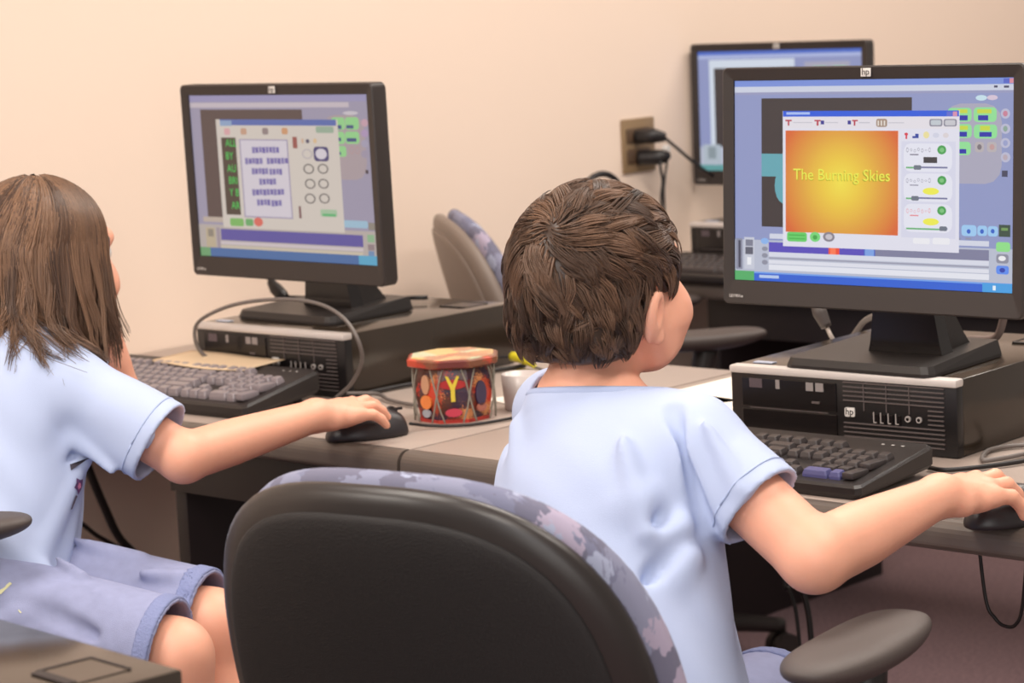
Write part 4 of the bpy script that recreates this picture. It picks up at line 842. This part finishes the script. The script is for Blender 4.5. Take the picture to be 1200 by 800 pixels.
FOLD = 2.3
def folds(segs):
    """cloth folds as soft ridges (+) or furrows (-): (a, b, half width, height)"""
    G = [(rc(a, b, 0.0, 0.0), w, h) for a, b, w, h in segs]
    def f(p):
        d = np.zeros(len(p))
        for g, w, h in G: d += FOLD*h*np.exp(-(g(p)/w)**2)
        return d
    return f

def scene_person(spec):
    s = spec; label = s['label']
    t = thing('person', label, 'person', tuple(s['pelvis']-V3(0, 0, .10)))
    base = Vector(s['pelvis']-V3(0, 0, .10)); inv = Matrix.Translation(-base)
    def child(o):
        o.data.transform(inv) if o.parent is t and o.matrix_basis == Matrix.Identity(4) else None; return o
    H, FH = s['head'], s['FH']; pel, neck = s['pelvis'], s['neck']
    _u = unit(neck-pel); _x = unit(np.cross(s['torso_fwd'], _u)); FT = np.stack([_x, np.cross(_u, _x), _u], 1); L = np.linalg.norm(neck-pel)
    hf = head_sdf(H, FH, s.get('hs', 1))
    hT = lambda x, y, z: H+FH@V3(x, y, z)
    torso = slab(pel, FT, np.array([-.04, 0, .12, .22, L-.03, L])*1., np.array([.105, .115, .10, .108, .085, .05]), np.array([.08, .085, .075, .080, .05, .04]), [0]*6, s['yc'])
    parts = [torso, rc(hT(0, -.020, -.045), neck+V3(0, 0, -.03), .0415, .044), rc(neck+V3(0, 0, -.035), s['SR'], .034, .034), rc(neck+V3(0, 0, -.035), s['SL'], .034, .034)]
    body = union(parts, .03)
    ar = s['arm_r']
    def arm(S, E, W, kind):
        E2 = E
        M_ = E+(W-E)*.35
        u1, u2, u3 = rc(S, E, ar[0], ar[1]), rc(E, M_, ar[1], ar[2]), rc(M_, W, ar[2], ar[3])
        return lambda p: smin(u1(p), np.minimum(u2(p), u3(p)), .010)
    armR, armL = arm(s['SR'], s['ER'], s['WR'], 1), arm(s['SL'], s['EL'], s['WL'], -1)
    hR, tipsR = hand_sdf(s['WR'], s['FHR'], s['hand'], 1, s.get('curlR', 1)); hL, tipsL = hand_sdf(s['WL'], s['FHL'], s['hand'], -1, s.get('curlL', 1))
    lr = s['leg_r']
    def leg(Hp, K, A, toe):
        return union([rc(Hp, K, lr[0], lr[1]), rc(K, K+(A-K)*.3, lr[1], lr[2]), rc(K+(A-K)*.3, A, lr[2], lr[3]), rc(A, toe, .026, .022)], .02)
    lR, lL = leg(s['HR'], s['KR'], s['AR'], s['TR']), leg(s['HL'], s['KL'], s['AL'], s['TL'])
    def full(p):
        d = smin(body(p), hf(p), .018)
        d = smin(d, smin(lR(p), lL(p), .004), .03)
        aR = smin(armR(p), hR(p), .012); aL = smin(armL(p), hL(p), .012)
        return smin(smin(d, aR, .012), aL, .012)
    allp = np.array([H, pel, neck, s['SR'], s['SL'], s['ER'], s['EL'], s['WR'], s['WL'], s['KR'], s['KL'], s['AR'], s['AL'], s['TR'], s['TL']])
    lo, hi = allp.min(0)-.16, allp.max(0)+.17
    me = sdf_mesh('body', full, lo, hi, .0029, 1); me.transform(inv); link('body', me, SKIN, t, True)
    for tips in (tipsR, tipsL):
        for c, d in tips[:4]:
            pass
    n0 = len(t.children)
    eyes(t, H-np.array(base), FH, s.get('hs', 1))
    # ---- shirt: a thin shell with open neck, sleeves and hem
    co = s.get('shirt_off', .012)
    AMP = s.get('amp', 1.0)
    rxs = np.array(s['sh_rx']); rys = np.array(s['sh_ry']); zs = np.array(s['sh_z'])
    to = slab(pel, FT, zs, rxs, rys, s.get('sh_xc', [0]*len(zs)), s['sh_yc'])
    nb = neck+V3(0, 0, -.028)
    sl = s['sleeve']
    def sleeve(S, E):
        e = S+(E-S)*sl[0]; return rc(S, e, sl[1], sl[2])
    nk = s['collar']     # point on the neck axis, opening normal, column radius
    NA, NN, NR = nk; NN = unit(NN)
    shl = [to, rc(nb-V3(0, 0, .006), s['SR'], .052, sl[1]), rc(nb-V3(0, 0, .006), s['SL'], .052, sl[1]), rc(NA-NN*.05, NA+NN*.03, NR+.006, NR)]
    tors = union(shl, .035)
    sR, sL = sleeve(s['SR'], s['ER']), sleeve(s['SL'], s['EL'])
    fo = folds(s.get('folds', []))
    def outer(p):
        d = tors(p); d = smin(d, sR(p), .022); d = smin(d, sL(p), .022)
        v = fo(p); d = d-v; outer.thick = .0062+.018*np.clip(np.abs(v)/.0015, 0, 1)
        q = (p-pel)
        d = d+.0016*np.sin(q[:, 2]*70+q[:, 0]*55+3*np.sin(q[:, 1]*30))*np.clip((L-.05-q[:, 2])*8, 0, 1)
        return d
    cutR = half(s['SR']+(s['ER']-s['SR'])*sl[3], s['ER']-s['SR']); cutL = half(s['SL']+(s['EL']-s['SL'])*sl[3], s['EL']-s['SL'])
    nearR = rc(s['SR']+(s['ER']-s['SR'])*(sl[3]), s['ER'], sl[2]+.05); nearL = rc(s['SL']+(s['EL']-s['SL'])*(sl[3]), s['EL'], sl[2]+.05)
    Fc = frame(s['torso_fwd'], NN); Fc = np.stack([Fc[:, 0], np.cross(NN, Fc[:, 0]), NN], 1)
    def neckcut(p):
        q = (p-NA)@Fc; return np.maximum(-q[:, 2], np.sqrt((q**2).sum(1))-NR-.045)
    hem = half(pel+FT@V3(0, 0, s['hem']), -FT[:, 2])
    def shirt(p):
        d = outer(p); d = np.maximum(d, -(d+outer.thick)); ts = tors(p); a1, a2 = sR(p), sL(p)
        d = np.maximum(d, -np.maximum(np.maximum(-cutR(p), nearR(p)), a1-ts-.004))
        d = np.maximum(d, -np.maximum(np.maximum(-cutL(p), nearL(p)), a2-ts-.004))
        d = np.maximum(d, -neckcut(p)); d = np.maximum(d, hem(p))
        return d
    pts = np.array([pel-V3(0, 0, .1), neck, s['SR'], s['SL'], s['SR']+(s['ER']-s['SR'])*.8, s['SL']+(s['EL']-s['SL'])*.8])
    me = sdf_mesh('tshirt', shirt, pts.min(0)-.16, pts.max(0)+.12, .0030, 1); me.transform(inv); sh = link('tshirt', me, SHIRT, t, True)
    # collar rib round the opening
    ring = []
    for a in np.linspace(0, 2*math.pi, 40, endpoint=False):
        dr = Fc@V3(math.cos(a), math.sin(a), 0); rr = np.linspace(.03, .13, 201); P = NA+rr[:, None]*dr; v = outer(P)
        k = np.where((v[:-1] < 0) & (v[1:] >= 0))[0]; ring.append(P[k[0]]-dr*.003-NN*.004 if len(k) else NA+dr*NR)
    ring = np.array(ring)
    for _ in range(3): ring = (np.roll(ring, 1, 0)+2*ring+np.roll(ring, -1, 0))/4
    rg = [r-np.array(base) for r in ring]+[ring[0]-np.array(base)]
    me = tube_mesh(rg, .0062, 8, 2, 'collar'); link('collar', me, SHIRTD, sh, True)
    # sleeve hem stitching line
    for S, E in ((s['SR'], s['ER']), (s['SL'], s['EL'])):
        ax = unit(E-S); Fa = frame(ax, V3(0, 0, 1) if abs(ax[2]) < .8 else V3(0, 1, 0)); c = S+(E-S)*(sl[3]-.10); P = []
        for a in np.linspace(0, 2*math.pi, 36, endpoint=False):
            dr = Fa@V3(math.cos(a), 0, math.sin(a)); rr = np.linspace(.02, .11, 181); Q = c+rr[:, None]*dr; v = outer(Q); k = np.where((v[:-1] < 0) & (v[1:] >= 0))[0]
            if len(k): P.append(Q[k[0]]-np.array(base)+dr*.0003)
        if len(P) > 20: link('hem_stitch', tube_mesh(P+[P[0]], .0012, 5, 0, 'hem_stitch'), SHIRTD, sh, True)
    # ---- shorts
    so = s['shorts']     # r hip, r hem, fraction along thigh
    def th(Hp, K): return rc(Hp, Hp+(K-Hp)*1.05, so[0], so[1])
    shp = union([slab(pel, FT, np.array([-.06, .0, .10]), np.array([.13, .128, .115]), np.array([.10, .10, .09]), [0]*3, [0]*3)], .02)
    a_, b_ = th(s['HR'], s['KR']), th(s['HL'], s['KL'])
    fs = folds(s.get('sfolds', []))
    cR = half(s['HR']+(s['KR']-s['HR'])*so[2], s['KR']-s['HR']); cL = half(s['HL']+(s['KL']-s['HL'])*so[2], s['KL']-s['HL'])
    def souter(p):
        d = smin(smin(a_(p), b_(p), .006), shp(p), .03)
        v = fs(p); d = d-v; souter.thick = .0062+.018*np.clip(np.abs(v)/.0015, 0, 1)
        return d
    nR = rc(s['HR']+(s['KR']-s['HR'])*so[2], s['KR'], so[1]+.03, so[1]+.04); nL = rc(s['HL']+(s['KL']-s['HL'])*so[2], s['KL'], so[1]+.03, so[1]+.04)
    def shorts(p):
        d = souter(p); d = np.maximum(d, -(d+souter.thick))
        # cut each leg opening only where that leg is nearer
        ra, rb = a_(p), b_(p)
        d = np.maximum(d, -np.maximum(-cR(p), np.maximum(nR(p), ra-rb)))
        d = np.maximum(d, -np.maximum(-cL(p), np.maximum(nL(p), rb-ra)))
        return d
    pts = np.array([pel, s['HR'], s['HL'], s['KR'], s['KL']])
    me = sdf_mesh('shorts', shorts, pts.min(0)-.15, pts.max(0)+.15, .0033, 1); me.transform(inv); sr = link('shorts', me, SHORT, t, True)
    for Hp, K, mine, oth in ((s['HR'], s['KR'], a_, b_), (s['HL'], s['KL'], b_, a_)):
        c1 = half(Hp+(K-Hp)*(so[2]-.005), K-Hp); c0 = half(Hp+(K-Hp)*(so[2]-.075), Hp-K); nn = rc(Hp+(K-Hp)*.8, K, so[1]+.03)
        def band(p):
            d = souter(p)-.0025; d = np.maximum(d, -(d+.0065)); d = np.maximum(np.maximum(d, c1(p)), c0(p))
            return np.maximum(np.maximum(d, nn(p)), mine(p)-oth(p))
        me = sdf_mesh('hem_band', band, np.minimum(Hp, K)-.12, np.maximum(Hp, K)+.12, .0028, 1); me.transform(inv); link('hem_band', me, SHORTD, sr, True)
    # ---- shoes
    for A, T_ in ((s['AR'], s['TR']), (s['AL'], s['TL'])):
        f = union([rc(A-V3(0, 0, .012), T_, .036, .032), rc(A+V3(0, 0, .005), A-V3(0, 0, .02), .036, .038)], .02)
        me = sdf_mesh('shoe', f, np.minimum(A, T_)-.08, np.maximum(A, T_)+.08, .004, 1); me.transform(inv); link('shoe', me, mat('shoe_grey', '5a5a62', .7), t, True)
    return t, base, outer, souter

def strands(name, roots_dirs, mt, parent, base, width, seed=0, nseg=None):
    """thin flat-sided tapering hair strands in one mesh with a per-strand tone"""
    V = []; F = []; T = []; n = 3
    for P, w_, tone in roots_dirs:
        s0 = len(V); m = len(P); P = np.array(P)
        t = np.gradient(P, axis=0); t /= np.linalg.norm(t, axis=1)[:, None]+1e-9
        ref = P[0]-P[-1]+V3(.3, .1, .2); a = np.cross(t, ref); a /= np.linalg.norm(a, axis=1)[:, None]+1e-9; b = np.cross(t, a)
        for i in range(m):
            r = w_*(1-.75*(i/(m-1))**2)
            for j in range(n):
                q = 2*math.pi*j/n; V.append(P[i]+r*(math.cos(q)*a[i]+math.sin(q)*b[i])-base); T.append(tone)
        for i in range(m-1):
            for j in range(n): F.append((s0+i*n+j, s0+i*n+(j+1) % n, s0+(i+1)*n+(j+1) % n, s0+(i+1)*n+j))
    me = bpy.data.meshes.new(name); V = np.array(V, np.float32); F = np.array(F, np.int32)
    me.vertices.add(len(V)); me.vertices.foreach_set('co', V.ravel()); me.loops.add(F.size); me.loops.foreach_set('vertex_index', F.ravel())
    me.polygons.add(len(F)); me.polygons.foreach_set('loop_start', np.arange(0, F.size, 4, dtype=np.int32)); me.polygons.foreach_set('loop_total', np.full(len(F), 4, np.int32))
    me.update(calc_edges=True)
    at = me.attributes.new('tone', 'FLOAT', 'POINT'); at.data.foreach_set('value', np.array(T, np.float32))
    o = link(name, me, mt, parent, True); o['kind'] = 'stuff'; return o
def tone_attr(me, v):
    at = me.attributes.new('tone', 'FLOAT', 'POINT'); at.data.foreach_set('value', np.full(len(me.vertices), v, np.float32))

# ---------------------------------------------------------------- the boy
HB = V3(-1.738, 2.008, 1.022)
FB = frame(V3(-.03, 1, .10), V3(.0, .0, 1))
boy = dict(
    label='child with short brown hair and light blue t-shirt, seen from behind, using the right mouse',
    head=HB, FH=FB, hs=1.0, pelvis=V3(-1.634, 1.905, .575), neck=V3(-1.745, 1.985, .925), torso_fwd=V3(.02, 1, 0),
    yc=[0, 0, .0, .0, -.005, 0],
    SR=V3(-1.605, 1.985, .870), ER=V3(-1.462, 1.992, .768), WR=V3(-1.462, 2.215, .788),
    SL=V3(-1.838, 2.045, .872), EL=V3(-1.885, 2.18, .735), WL=V3(-1.90, 2.19, .60),
    arm_r=(.036, .035, .034, .0215), hand=1.08,
    FHR=frame(V3(.06, 1, -.12), V3(.08, .0, 1)), FHL=frame(V3(.15, .6, -.6), V3(-.05, .7, .7)), curlR=1.0, curlL=.7,
    leg_r=(.060, .045, .042, .028),
    HR=V3(-1.60, 1.92, .545), KR=V3(-1.66, 2.21, .535), AR=V3(-1.66, 2.20, .25), TR=V3(-1.66, 2.32, .215),
    HL=V3(-1.73, 1.93, .545), KL=V3(-1.83, 2.22, .535), AL=V3(-1.84, 2.20, .25), TL=V3(-1.84, 2.32, .215),
    sh_z=[-.05, .02, .10, .18, .26, .315, .345], sh_rx=[.136, .134, .130, .130, .136, .122, .07], sh_ry=[.118, .114, .106, .102, .094, .070, .045],
    sh_yc=[0, 0, 0, .0, .0, 0, 0], hem=-.04,
    sleeve=(1.0, .047, .053, .57),
    collar=(V3(-1.740, 1.995, .912), V3(-.10, .20, 1), .053),
    shorts=(.075, .07, .85),
    folds=[(V3(-1.60, 1.90, .83), V3(-1.72, 1.875, .77), .014, .007), (V3(-1.57, 1.92, .80), V3(-1.70, 1.86, .70), .013, .008), (V3(-1.56, 1.92, .77), V3(-1.64, 1.84, .63), .013, .009),
           (V3(-1.80, 1.93, .88), V3(-1.72, 1.88, .79), .013, .006), (V3(-1.83, 1.95, .85), V3(-1.76, 1.88, .68), .014, .006), (V3(-1.63, 1.90, .90), V3(-1.59, 1.89, .80), .012, .006),
           (V3(-1.575, 1.905, .815), V3(-1.70, 1.86, .735), .009, -.007), (V3(-1.56, 1.90, .785), V3(-1.66, 1.845, .665), .009, -.007), (V3(-1.60, 1.95, .91), V3(-1.555, 1.94, .80), .008, -.007),
           (V3(-1.62, 1.84, .62), V3(-1.76, 1.82, .70), .012, .006), (V3(-1.56, 1.95, .905), V3(-1.52, 1.95, .84), .009, .005)],
)
BOY, bB, oB, sB = scene_person(boy)
def short_hair(per, base, H, F, mt):
    c = H+F@V3(0, -.010, .022); r0 = V3(.0795, .0985, .0865)
    def hairline(q):                       # q local to head: positive where no hair may grow
        y = q[:, 1]; z = q[:, 2]; x = np.abs(q[:, 0])
        zl = np.interp(y, [-.11, -.07, -.045, -.022, -.012, .012, .022, .045, .065, .085, .12], [-.064, -.064, -.062, -.052, -.0, .006, -.012, -.004, .042, .055, .06])
        return zl-z
    def cap(p):
        q = (p-H)@F; e = ell(c, r0, F)(p)
        # fuller at the back and top
        nape = rc(H+F@V3(-.028, -.052, -.040), H+F@V3(.028, -.052, -.040), .042, .042)(p)
        nape2 = rc(H+F@V3(-.022, -.048, -.070), H+F@V3(.022, -.048, -.070), .030, .030)(p)
        e = smin(smin(e, nape, .03), nape2, .02)
        e = e+.0018*np.sin(q[:, 0]*140+q[:, 2]*90+2*np.sin(q[:, 1]*70))
        return smax(e, hairline(q), .010)
    me = sdf_mesh('hair', cap, H-.15, H+.17, .003, 1)
    # strands rooted on the cap's own surface
    co = np.empty(len(me.vertices)*3, np.float32); me.vertices.foreach_get('co', co); co = co.reshape(-1, 3).astype(float)
    nn = np.empty(len(me.vertices)*3, np.float32); me.vertices.foreach_get('normal', nn); nn = nn.reshape(-1, 3).astype(float)
    tone_attr(me, .12); me.transform(Matrix.Translation(-base)); hair = link('hair', me, mt, per, True)
    q = (co-H)@F; ok = hairline(q) < -.004
    d_c = cap(co+nn*.001)
    idx = np.where(ok)[0]; rng = np.random.default_rng(3)
    crown = V3(.012, -.070, .070)
    def flow(q):
        d = q-crown; dist = np.linalg.norm(d, axis=1)[:, None]+1e-6
        sw = np.cross(V3(-.1, -.5, .8), d)*1.0
        v = d/dist+.55*sw/dist*np.exp(-dist/.07)
        v = v+V3(.10, .10, 0)+np.where(q[:, 2:3] < .02, 1, 0)*V3(0, -.25, -.9)*np.clip(1.2, 0, 1)
        v = v+np.where((q[:, 2:3] > .03) & (q[:, 1:2] > -.03), 1, 0)*V3(.15, .75, -.1)
        return v
    gi = rng.choice(idx, 420, replace=False); gq = q[gi]; gn = rng.normal(size=(420, 3))*.38; gt = np.clip(rng.normal(.45, .28, 420), 0, 1); gl = rng.uniform(.6, 1.25, 420)
    N = 11000; ri = rng.choice(idx, N); P = q[ri]+rng.normal(size=(N, 3))*.0012
    near = np.empty(N, int)
    for a in range(0, N, 1000): near[a:a+1000] = ((P[a:a+1000, None]-gq[None])**2).sum(2).argmin(1)
    pos = P.copy(); path = [pos.copy()]; nst = 9
    L = np.where(P[:, 2] < -.03, .018, np.where(P[:, 2] < .02, .030, .046))*gl[near]*rng.uniform(.75, 1.1, N)
    lift = np.where(P[:, 2] < -.02, .0012, .0060)*gl[near]
    def grad(x):
        h = .002; g = np.zeros_like(x); w0 = H+x@F.T
        for k in range(3):
            e = np.zeros(3); e[k] = h
            g[:, k] = capbase(w0+e@F.T if False else H+(x+e)@F.T)-capbase(H+(x-e)@F.T)
        return g/(np.linalg.norm(g, axis=1)[:, None]+1e-9)
    e0 = ell(c, r0, F); np0 = rc(H+F@V3(-.028, -.052, -.040), H+F@V3(.028, -.052, -.040), .042); np1 = rc(H+F@V3(-.022, -.048, -.070), H+F@V3(.022, -.048, -.070), .030)
    capbase = lambda p: smin(smin(e0(p), np0(p), .03), np1(p), .02)
    fl0 = flow(gq)
    for i in range(1, nst+1):
        g = grad(pos); f = flow(pos); f = f-(f*g).sum(1)[:, None]*g; f /= np.linalg.norm(f, axis=1)[:, None]+1e-9
        f = f+gn[near]; f = f-(f*g).sum(1)[:, None]*g; f /= np.linalg.norm(f, axis=1)[:, None]+1e-9
        pos = pos+f*(L/nst)[:, None]
        d = capbase(H+pos@F.T); tgt = .0006+lift*math.sin(i/nst*2.2)
        pos = pos-g*(d-tgt)[:, None]
        # gather towards the clump's own guide
        path.append(pos.copy())
    path = np.array(path)
    gp = {}
    cm = np.zeros((len(gq), nst+1, 3)); cn = np.bincount(near, minlength=len(gq))
    for i in range(nst+1):
        for k in range(3): cm[:, i, k] = np.bincount(near, path[i][:, k], len(gq))/np.maximum(cn, 1)
    lst = []
    for j in range(N):
        pl = path[:, j]; w_ = np.linspace(0, 1, nst+1)[:, None]**1.3*.55
        pl = pl*(1-w_)+cm[near[j]]*w_
        if hairline(pl[-1:])[0] > (.003 if pl[-1, 2] < -.03 else .012): continue
        lst.append((H+pl@F.T, rng.uniform(.0005, .0009), float(np.clip(gt[near[j]]+rng.normal(0, .12)+.12*(pl[0, 2] > .05), 0, 1))))
    strands('hair_strands', lst, mt, hair, np.array(base), .001)
    return hair
short_hair(BOY, bB, HB, FB, HAIRB)

# ---------------------------------------------------------------- the girl
HG = V3(-2.692, 2.008, 1.015)
FG = frame(V3(-.03, 1, -.02), V3(0, 0, 1))
up_ = V3(.84, .54, 0)
girl = dict(
    label='child with shoulder-length brown hair, light blue t-shirt and grey-blue shorts at the left desk',
    head=HG, FH=FG, hs=1.0, pelvis=V3(-2.655, 1.815, .625), neck=V3(-2.69, 1.985, .925), torso_fwd=V3(.42, .9, 0),
    yc=[0, 0, .0, .0, -.005, 0],
    SR=V3(-2.585, 1.950, .862), ER=V3(-2.452, 2.020, .772), WR=V3(-2.472, 2.266, .784),
    SL=V3(-2.80, 2.06, .868), EL=V3(-2.725, 2.135, .815), WL=V3(-2.725, 2.115, .925),
    arm_r=(.033, .0315, .030, .0215), hand=1.0,
    FHR=frame(V3(-.02, 1, -.08), V3(.10, .0, 1)), FHL=frame(V3(.15, -.3, 1), V3(-.3, .9, .3)), curlR=.75, curlL=1.2,
    leg_r=(.058, .043, .041, .028),
    HR=V3(-2.60, 1.765, .612), KR=V3(-2.338, 1.892, .562), AR=V3(-2.32, 1.90, .27), TR=V3(-2.22, 1.97, .235),
    HL=V3(-2.685, 1.875, .612), KL=V3(-2.402, 2.005, .566), AL=V3(-2.385, 2.01, .27), TL=V3(-2.28, 2.08, .235),
    sh_z=[-.05, .02, .08, .16, .25, .31, .345], sh_rx=[.145, .138, .130, .130, .135, .120, .07], sh_ry=[.125, .118, .108, .104, .096, .072, .045],
    sh_yc=[.015, .018, .02, .012, .0, -.01, -.01], hem=-.0,
    sleeve=(1.0, .047, .060, .80),
    collar=(V3(-2.69, 1.99, .928), V3(0, .25, 1), .055),
    shorts=(.080, .068, .98),
    folds=[(V3(-2.56, 1.93, .80), V3(-2.60, 1.76, .70), .014, .008), (V3(-2.55, 1.94, .77), V3(-2.53, 1.83, .66), .013, .008), (V3(-2.68, 1.74, .68), V3(-2.50, 1.84, .655), .014, .010),
           (V3(-2.555, 1.92, .785), V3(-2.57, 1.80, .71), .009, -.007), (V3(-2.64, 1.91, .88), V3(-2.60, 1.88, .80), .013, .006),
           (V3(-2.58, 1.96, .87), V3(-2.47, 1.98, .80), .010, .005), (V3(-2.60, 1.92, .85), V3(-2.50, 1.94, .76), .010, .006), (V3(-2.59, 1.94, .90), V3(-2.59, 1.90, .81), .007, -.006)],
    sfolds=[(V3(-2.52, 1.74, .655), V3(-2.40, 1.84, .61), .013, .008), (V3(-2.50, 1.72, .60), V3(-2.44, 1.80, .64), .012, .008), (V3(-2.56, 1.90, .69), V3(-2.48, 1.96, .65), .012, .007),
            (V3(-2.46, 1.775, .62), V3(-2.38, 1.83, .55), .010, -.009), (V3(-2.52, 1.87, .69), V3(-2.38, 1.95, .62), .010, -.007), (V3(-2.42, 1.82, .63), V3(-2.37, 1.835, .57), .010, .007),
            (V3(-2.60, 1.72, .68), V3(-2.54, 1.74, .60), .011, -.008), (V3(-2.44, 1.93, .645), V3(-2.41, 1.98, .63), .009, .008),
            (V3(-2.47, 1.75, .655), V3(-2.38, 1.81, .60), .009, -.006), (V3(-2.56, 1.70, .66), V3(-2.50, 1.71, .60), .010, .008), (V3(-2.40, 1.835, .64), V3(-2.36, 1.815, .585), .007, .005), (V3(-2.53, 1.84, .695), V3(-2.44, 1.84, .66), .008, .006)],
)
GIRL, bG, oG, sG = scene_person(girl)
# small printed emblem on the chest of the shirt
shirtG = [c_ for c_ in GIRL.children if c_.name.startswith('tshirt')][0]
shortsG = [c_ for c_ in GIRL.children if c_.name.startswith('shorts')][0]
def decal(name, P0, off, pts, col, oG=oG, par=shirtG):
    d = unit(P0-V3(0, 0, 1.3461)); tt = np.linspace(2.4, 3.6, 2401); P = V3(0, 0, 1.3461)+tt[:, None]*d; v = oG(P)
    k = np.where((v[:-1] > 0) & (v[1:] <= 0))[0]
    if not len(k): return
    c = P[k[0]+1]; h = .003; n = unit([oG((c+h*e_)[None])[0]-oG((c-h*e_)[None])[0] for e_ in np.eye(3)])
    a = unit(np.cross(V3(0, 0, 1), n)); b_ = np.cross(n, a); b = bm_new(); vs = []
    for x, y in pts:
        q_ = c+a*(x+off[0])+b_*(y+off[1])
        for _ in range(4): q_ = q_-n*oG(q_[None])[0]
        vs.append(b.verts.new(q_+n*.0012-bG))
    b.faces.new(vs); fin(name, b, mat('print_'+col, col, .7), par)
star = [((.011 if i % 2 else .0075)*math.cos(i*math.pi/5), (.011 if i % 2 else .0075)*math.sin(i*math.pi/5)) for i in range(10)]
P0 = V3(-2.512, 1.900, .7515)
decal('printed_emblem', P0, (0, 0), star, '5a3a66'); decal('printed_emblem', P0, (0, 0), [(x*.45, y*.45) for x, y in star], 'c87a9a')
decal('printed_mark', P0, (.006, .024), [(-.012, -.004), (.010, .006), (.012, .012), (-.010, .003)], '3a3440')
decal('printed_mark', P0, (-.014, -.016), [(-.008, -.010), (-.004, -.010), (.009, .004), (.005, .006)], '5a5060')
for P_ in [V3(*q) for q in [(-2.442, 1.734, 0.663), (-2.424, 1.747, 0.64)]]: decal('pocket_stitch', P_, (0, 0), [(-.012, -.001), (-.009, -.005), (.004, .009), (.001, .012)], 'c6c49c', sG, shortsG)
def long_hair(per, base, H, F, mt):
    c = H+F@V3(0, -.010, .022); r0 = V3(.0795, .0960, .0845)
    def face(q): return np.interp(q[:, 1], [-.2, .045, .055, .068, .088, .12], [-.5, -.5, -.09, .020, .045, .052])-q[:, 2]
    def cap(p):
        q = (p-H)@F; e = ell(c, r0, F)(p)
        z = np.clip(q[:, 2], -.135, .02); g = np.clip((.02-z)/.155, 0, 1)
        rx = .083+.014*g; ry = .096-.004*g; yc = -.010-.010*g
        k = np.sqrt((q[:, 0]/rx)**2+((q[:, 1]-yc)/ry)**2); d = (k-1)*.085
        dz = np.maximum(q[:, 2]-.02, -.105-q[:, 2])
        cur = np.maximum(d, dz); cur = np.maximum(cur, -(d+.022))      # hanging curtain, hollow
        e = smin(e, cur, .015)
        return smax(e, face(q), .010)
    me = sdf_mesh('hair', cap, H-V3(.15, .15, .18), H+.15, .003, 1)
    tone_attr(me, .1); me.transform(Matrix.Translation(-base)); hair = link('hair', me, mt, per, True)
    rng = np.random.default_rng(5); N = 5200; lst = []
    ng = 260; gth = rng.uniform(0, 2*math.pi, ng); gam = rng.uniform(.0, 1, ng); gt = np.clip(rng.normal(.42, .25, ng), 0, 1)
    gend = rng.uniform(-.138, -.098, ng); gc = rng.normal(0, 1, ng); gph = rng.uniform(0, 6.3, ng); goff = rng.uniform(0, .010, ng); gcu = np.where(rng.random(ng) < .6, rng.uniform(-1.0, -.3, ng), rng.uniform(.1, .7, ng))
    for j in range(N):
        g = rng.integers(ng); jit = rng.normal(0, .05); th = gth[g]+jit
        # hair parts near the middle; start high on the scalp
        st = rng.uniform(.05, .9)**.7*1.25; zend = gend[g]+rng.normal(0, .006)
        y_dir = math.cos(th); x_dir = math.sin(th)
        if y_dir > .58 and rng.random() > .0:
            # strands from the fringe are swept back beside the face
            th = math.copysign(math.acos(.58)+rng.uniform(0, .3), math.sin(th)); y_dir = math.cos(th); x_dir = math.sin(th)
        P = []
        th0 = th*.92
        for i in range(15):
            s_ = i/14
            ang = st+(math.pi/2+.05-st)*min(1, s_*2.1)
            tt = th0+(th-th0)*min(1, s_*2)
            if s_ < .476:
                q = V3(r0[0]*math.sin(ang)*math.sin(tt), r0[1]*math.sin(ang)*math.cos(tt)-.010, r0[2]*math.cos(ang)+.022)
                q = (q-V3(0, -.010, .022))*(1.035+.02*goff[g]/.01)*V3(1.03, 1, 1)+V3(0, -.010, .022); ql = q
            else:
                u = (s_-.476)/.524; z = ql[2]+(zend-ql[2])*u+.006*jit/.05*u*0
                gg = min(1, max(0, (.02-z)/.155))
                fu = min(1, u*3); rx = .0850*(1-fu)+fu*(.0885+.012*gg); ry = .0995*(1-fu)+fu*(.1005-.004*gg); rad = 1+.02*math.sin(u*5+gph[g])*u+.02*goff[g]/.01+goff[g]*3*u
                curl = gcu[g]*u**2.2
                wv = .13*math.sin(u*6+gph[g])*u**1.3
                tt2 = tt+wv-jit*.8*u**.7
                q = V3(rx*rad*(1+curl*.28)*math.sin(tt2), ry*rad*(1+curl*.28)*math.cos(tt2)-.010-.010*gg, z)
            P.append(H+F@q)
        lst.append([np.array(P), rng.uniform(.0007, .0013), float(np.clip(gt[g]+rng.normal(0, .1), 0, 1)), rng.uniform(.001, .010)])
    # keep the ends lying on the shirt instead of inside it
    A = np.array([l[0] for l in lst]); sh_ = A.shape; Q = A.reshape(-1, 3); lim = np.repeat([l[3] for l in lst], sh_[1])
    for _ in range(5):
        d = oG(Q); k = np.where(d < lim)[0]
        if not len(k): break
        g = np.stack([oG(Q[k]+e_)-oG(Q[k]-e_) for e_ in np.eye(3)*.003], 1); g[:, 2] *= .35; g /= np.linalg.norm(g, axis=1)[:, None]+1e-9
        Q[k] += g*(lim[k]-d[k])[:, None]
    A = Q.reshape(sh_); A[:, 9:-1] = (A[:, 8:-2]+2*A[:, 9:-1]+A[:, 10:])/4
    lst = [(A[i], l[1], l[2]) for i, l in enumerate(lst)]
    strands('hair_strands', lst, mt, hair, np.array(base), .001)
    return hair
long_hair(GIRL, bG, HG, FG, HAIRG)
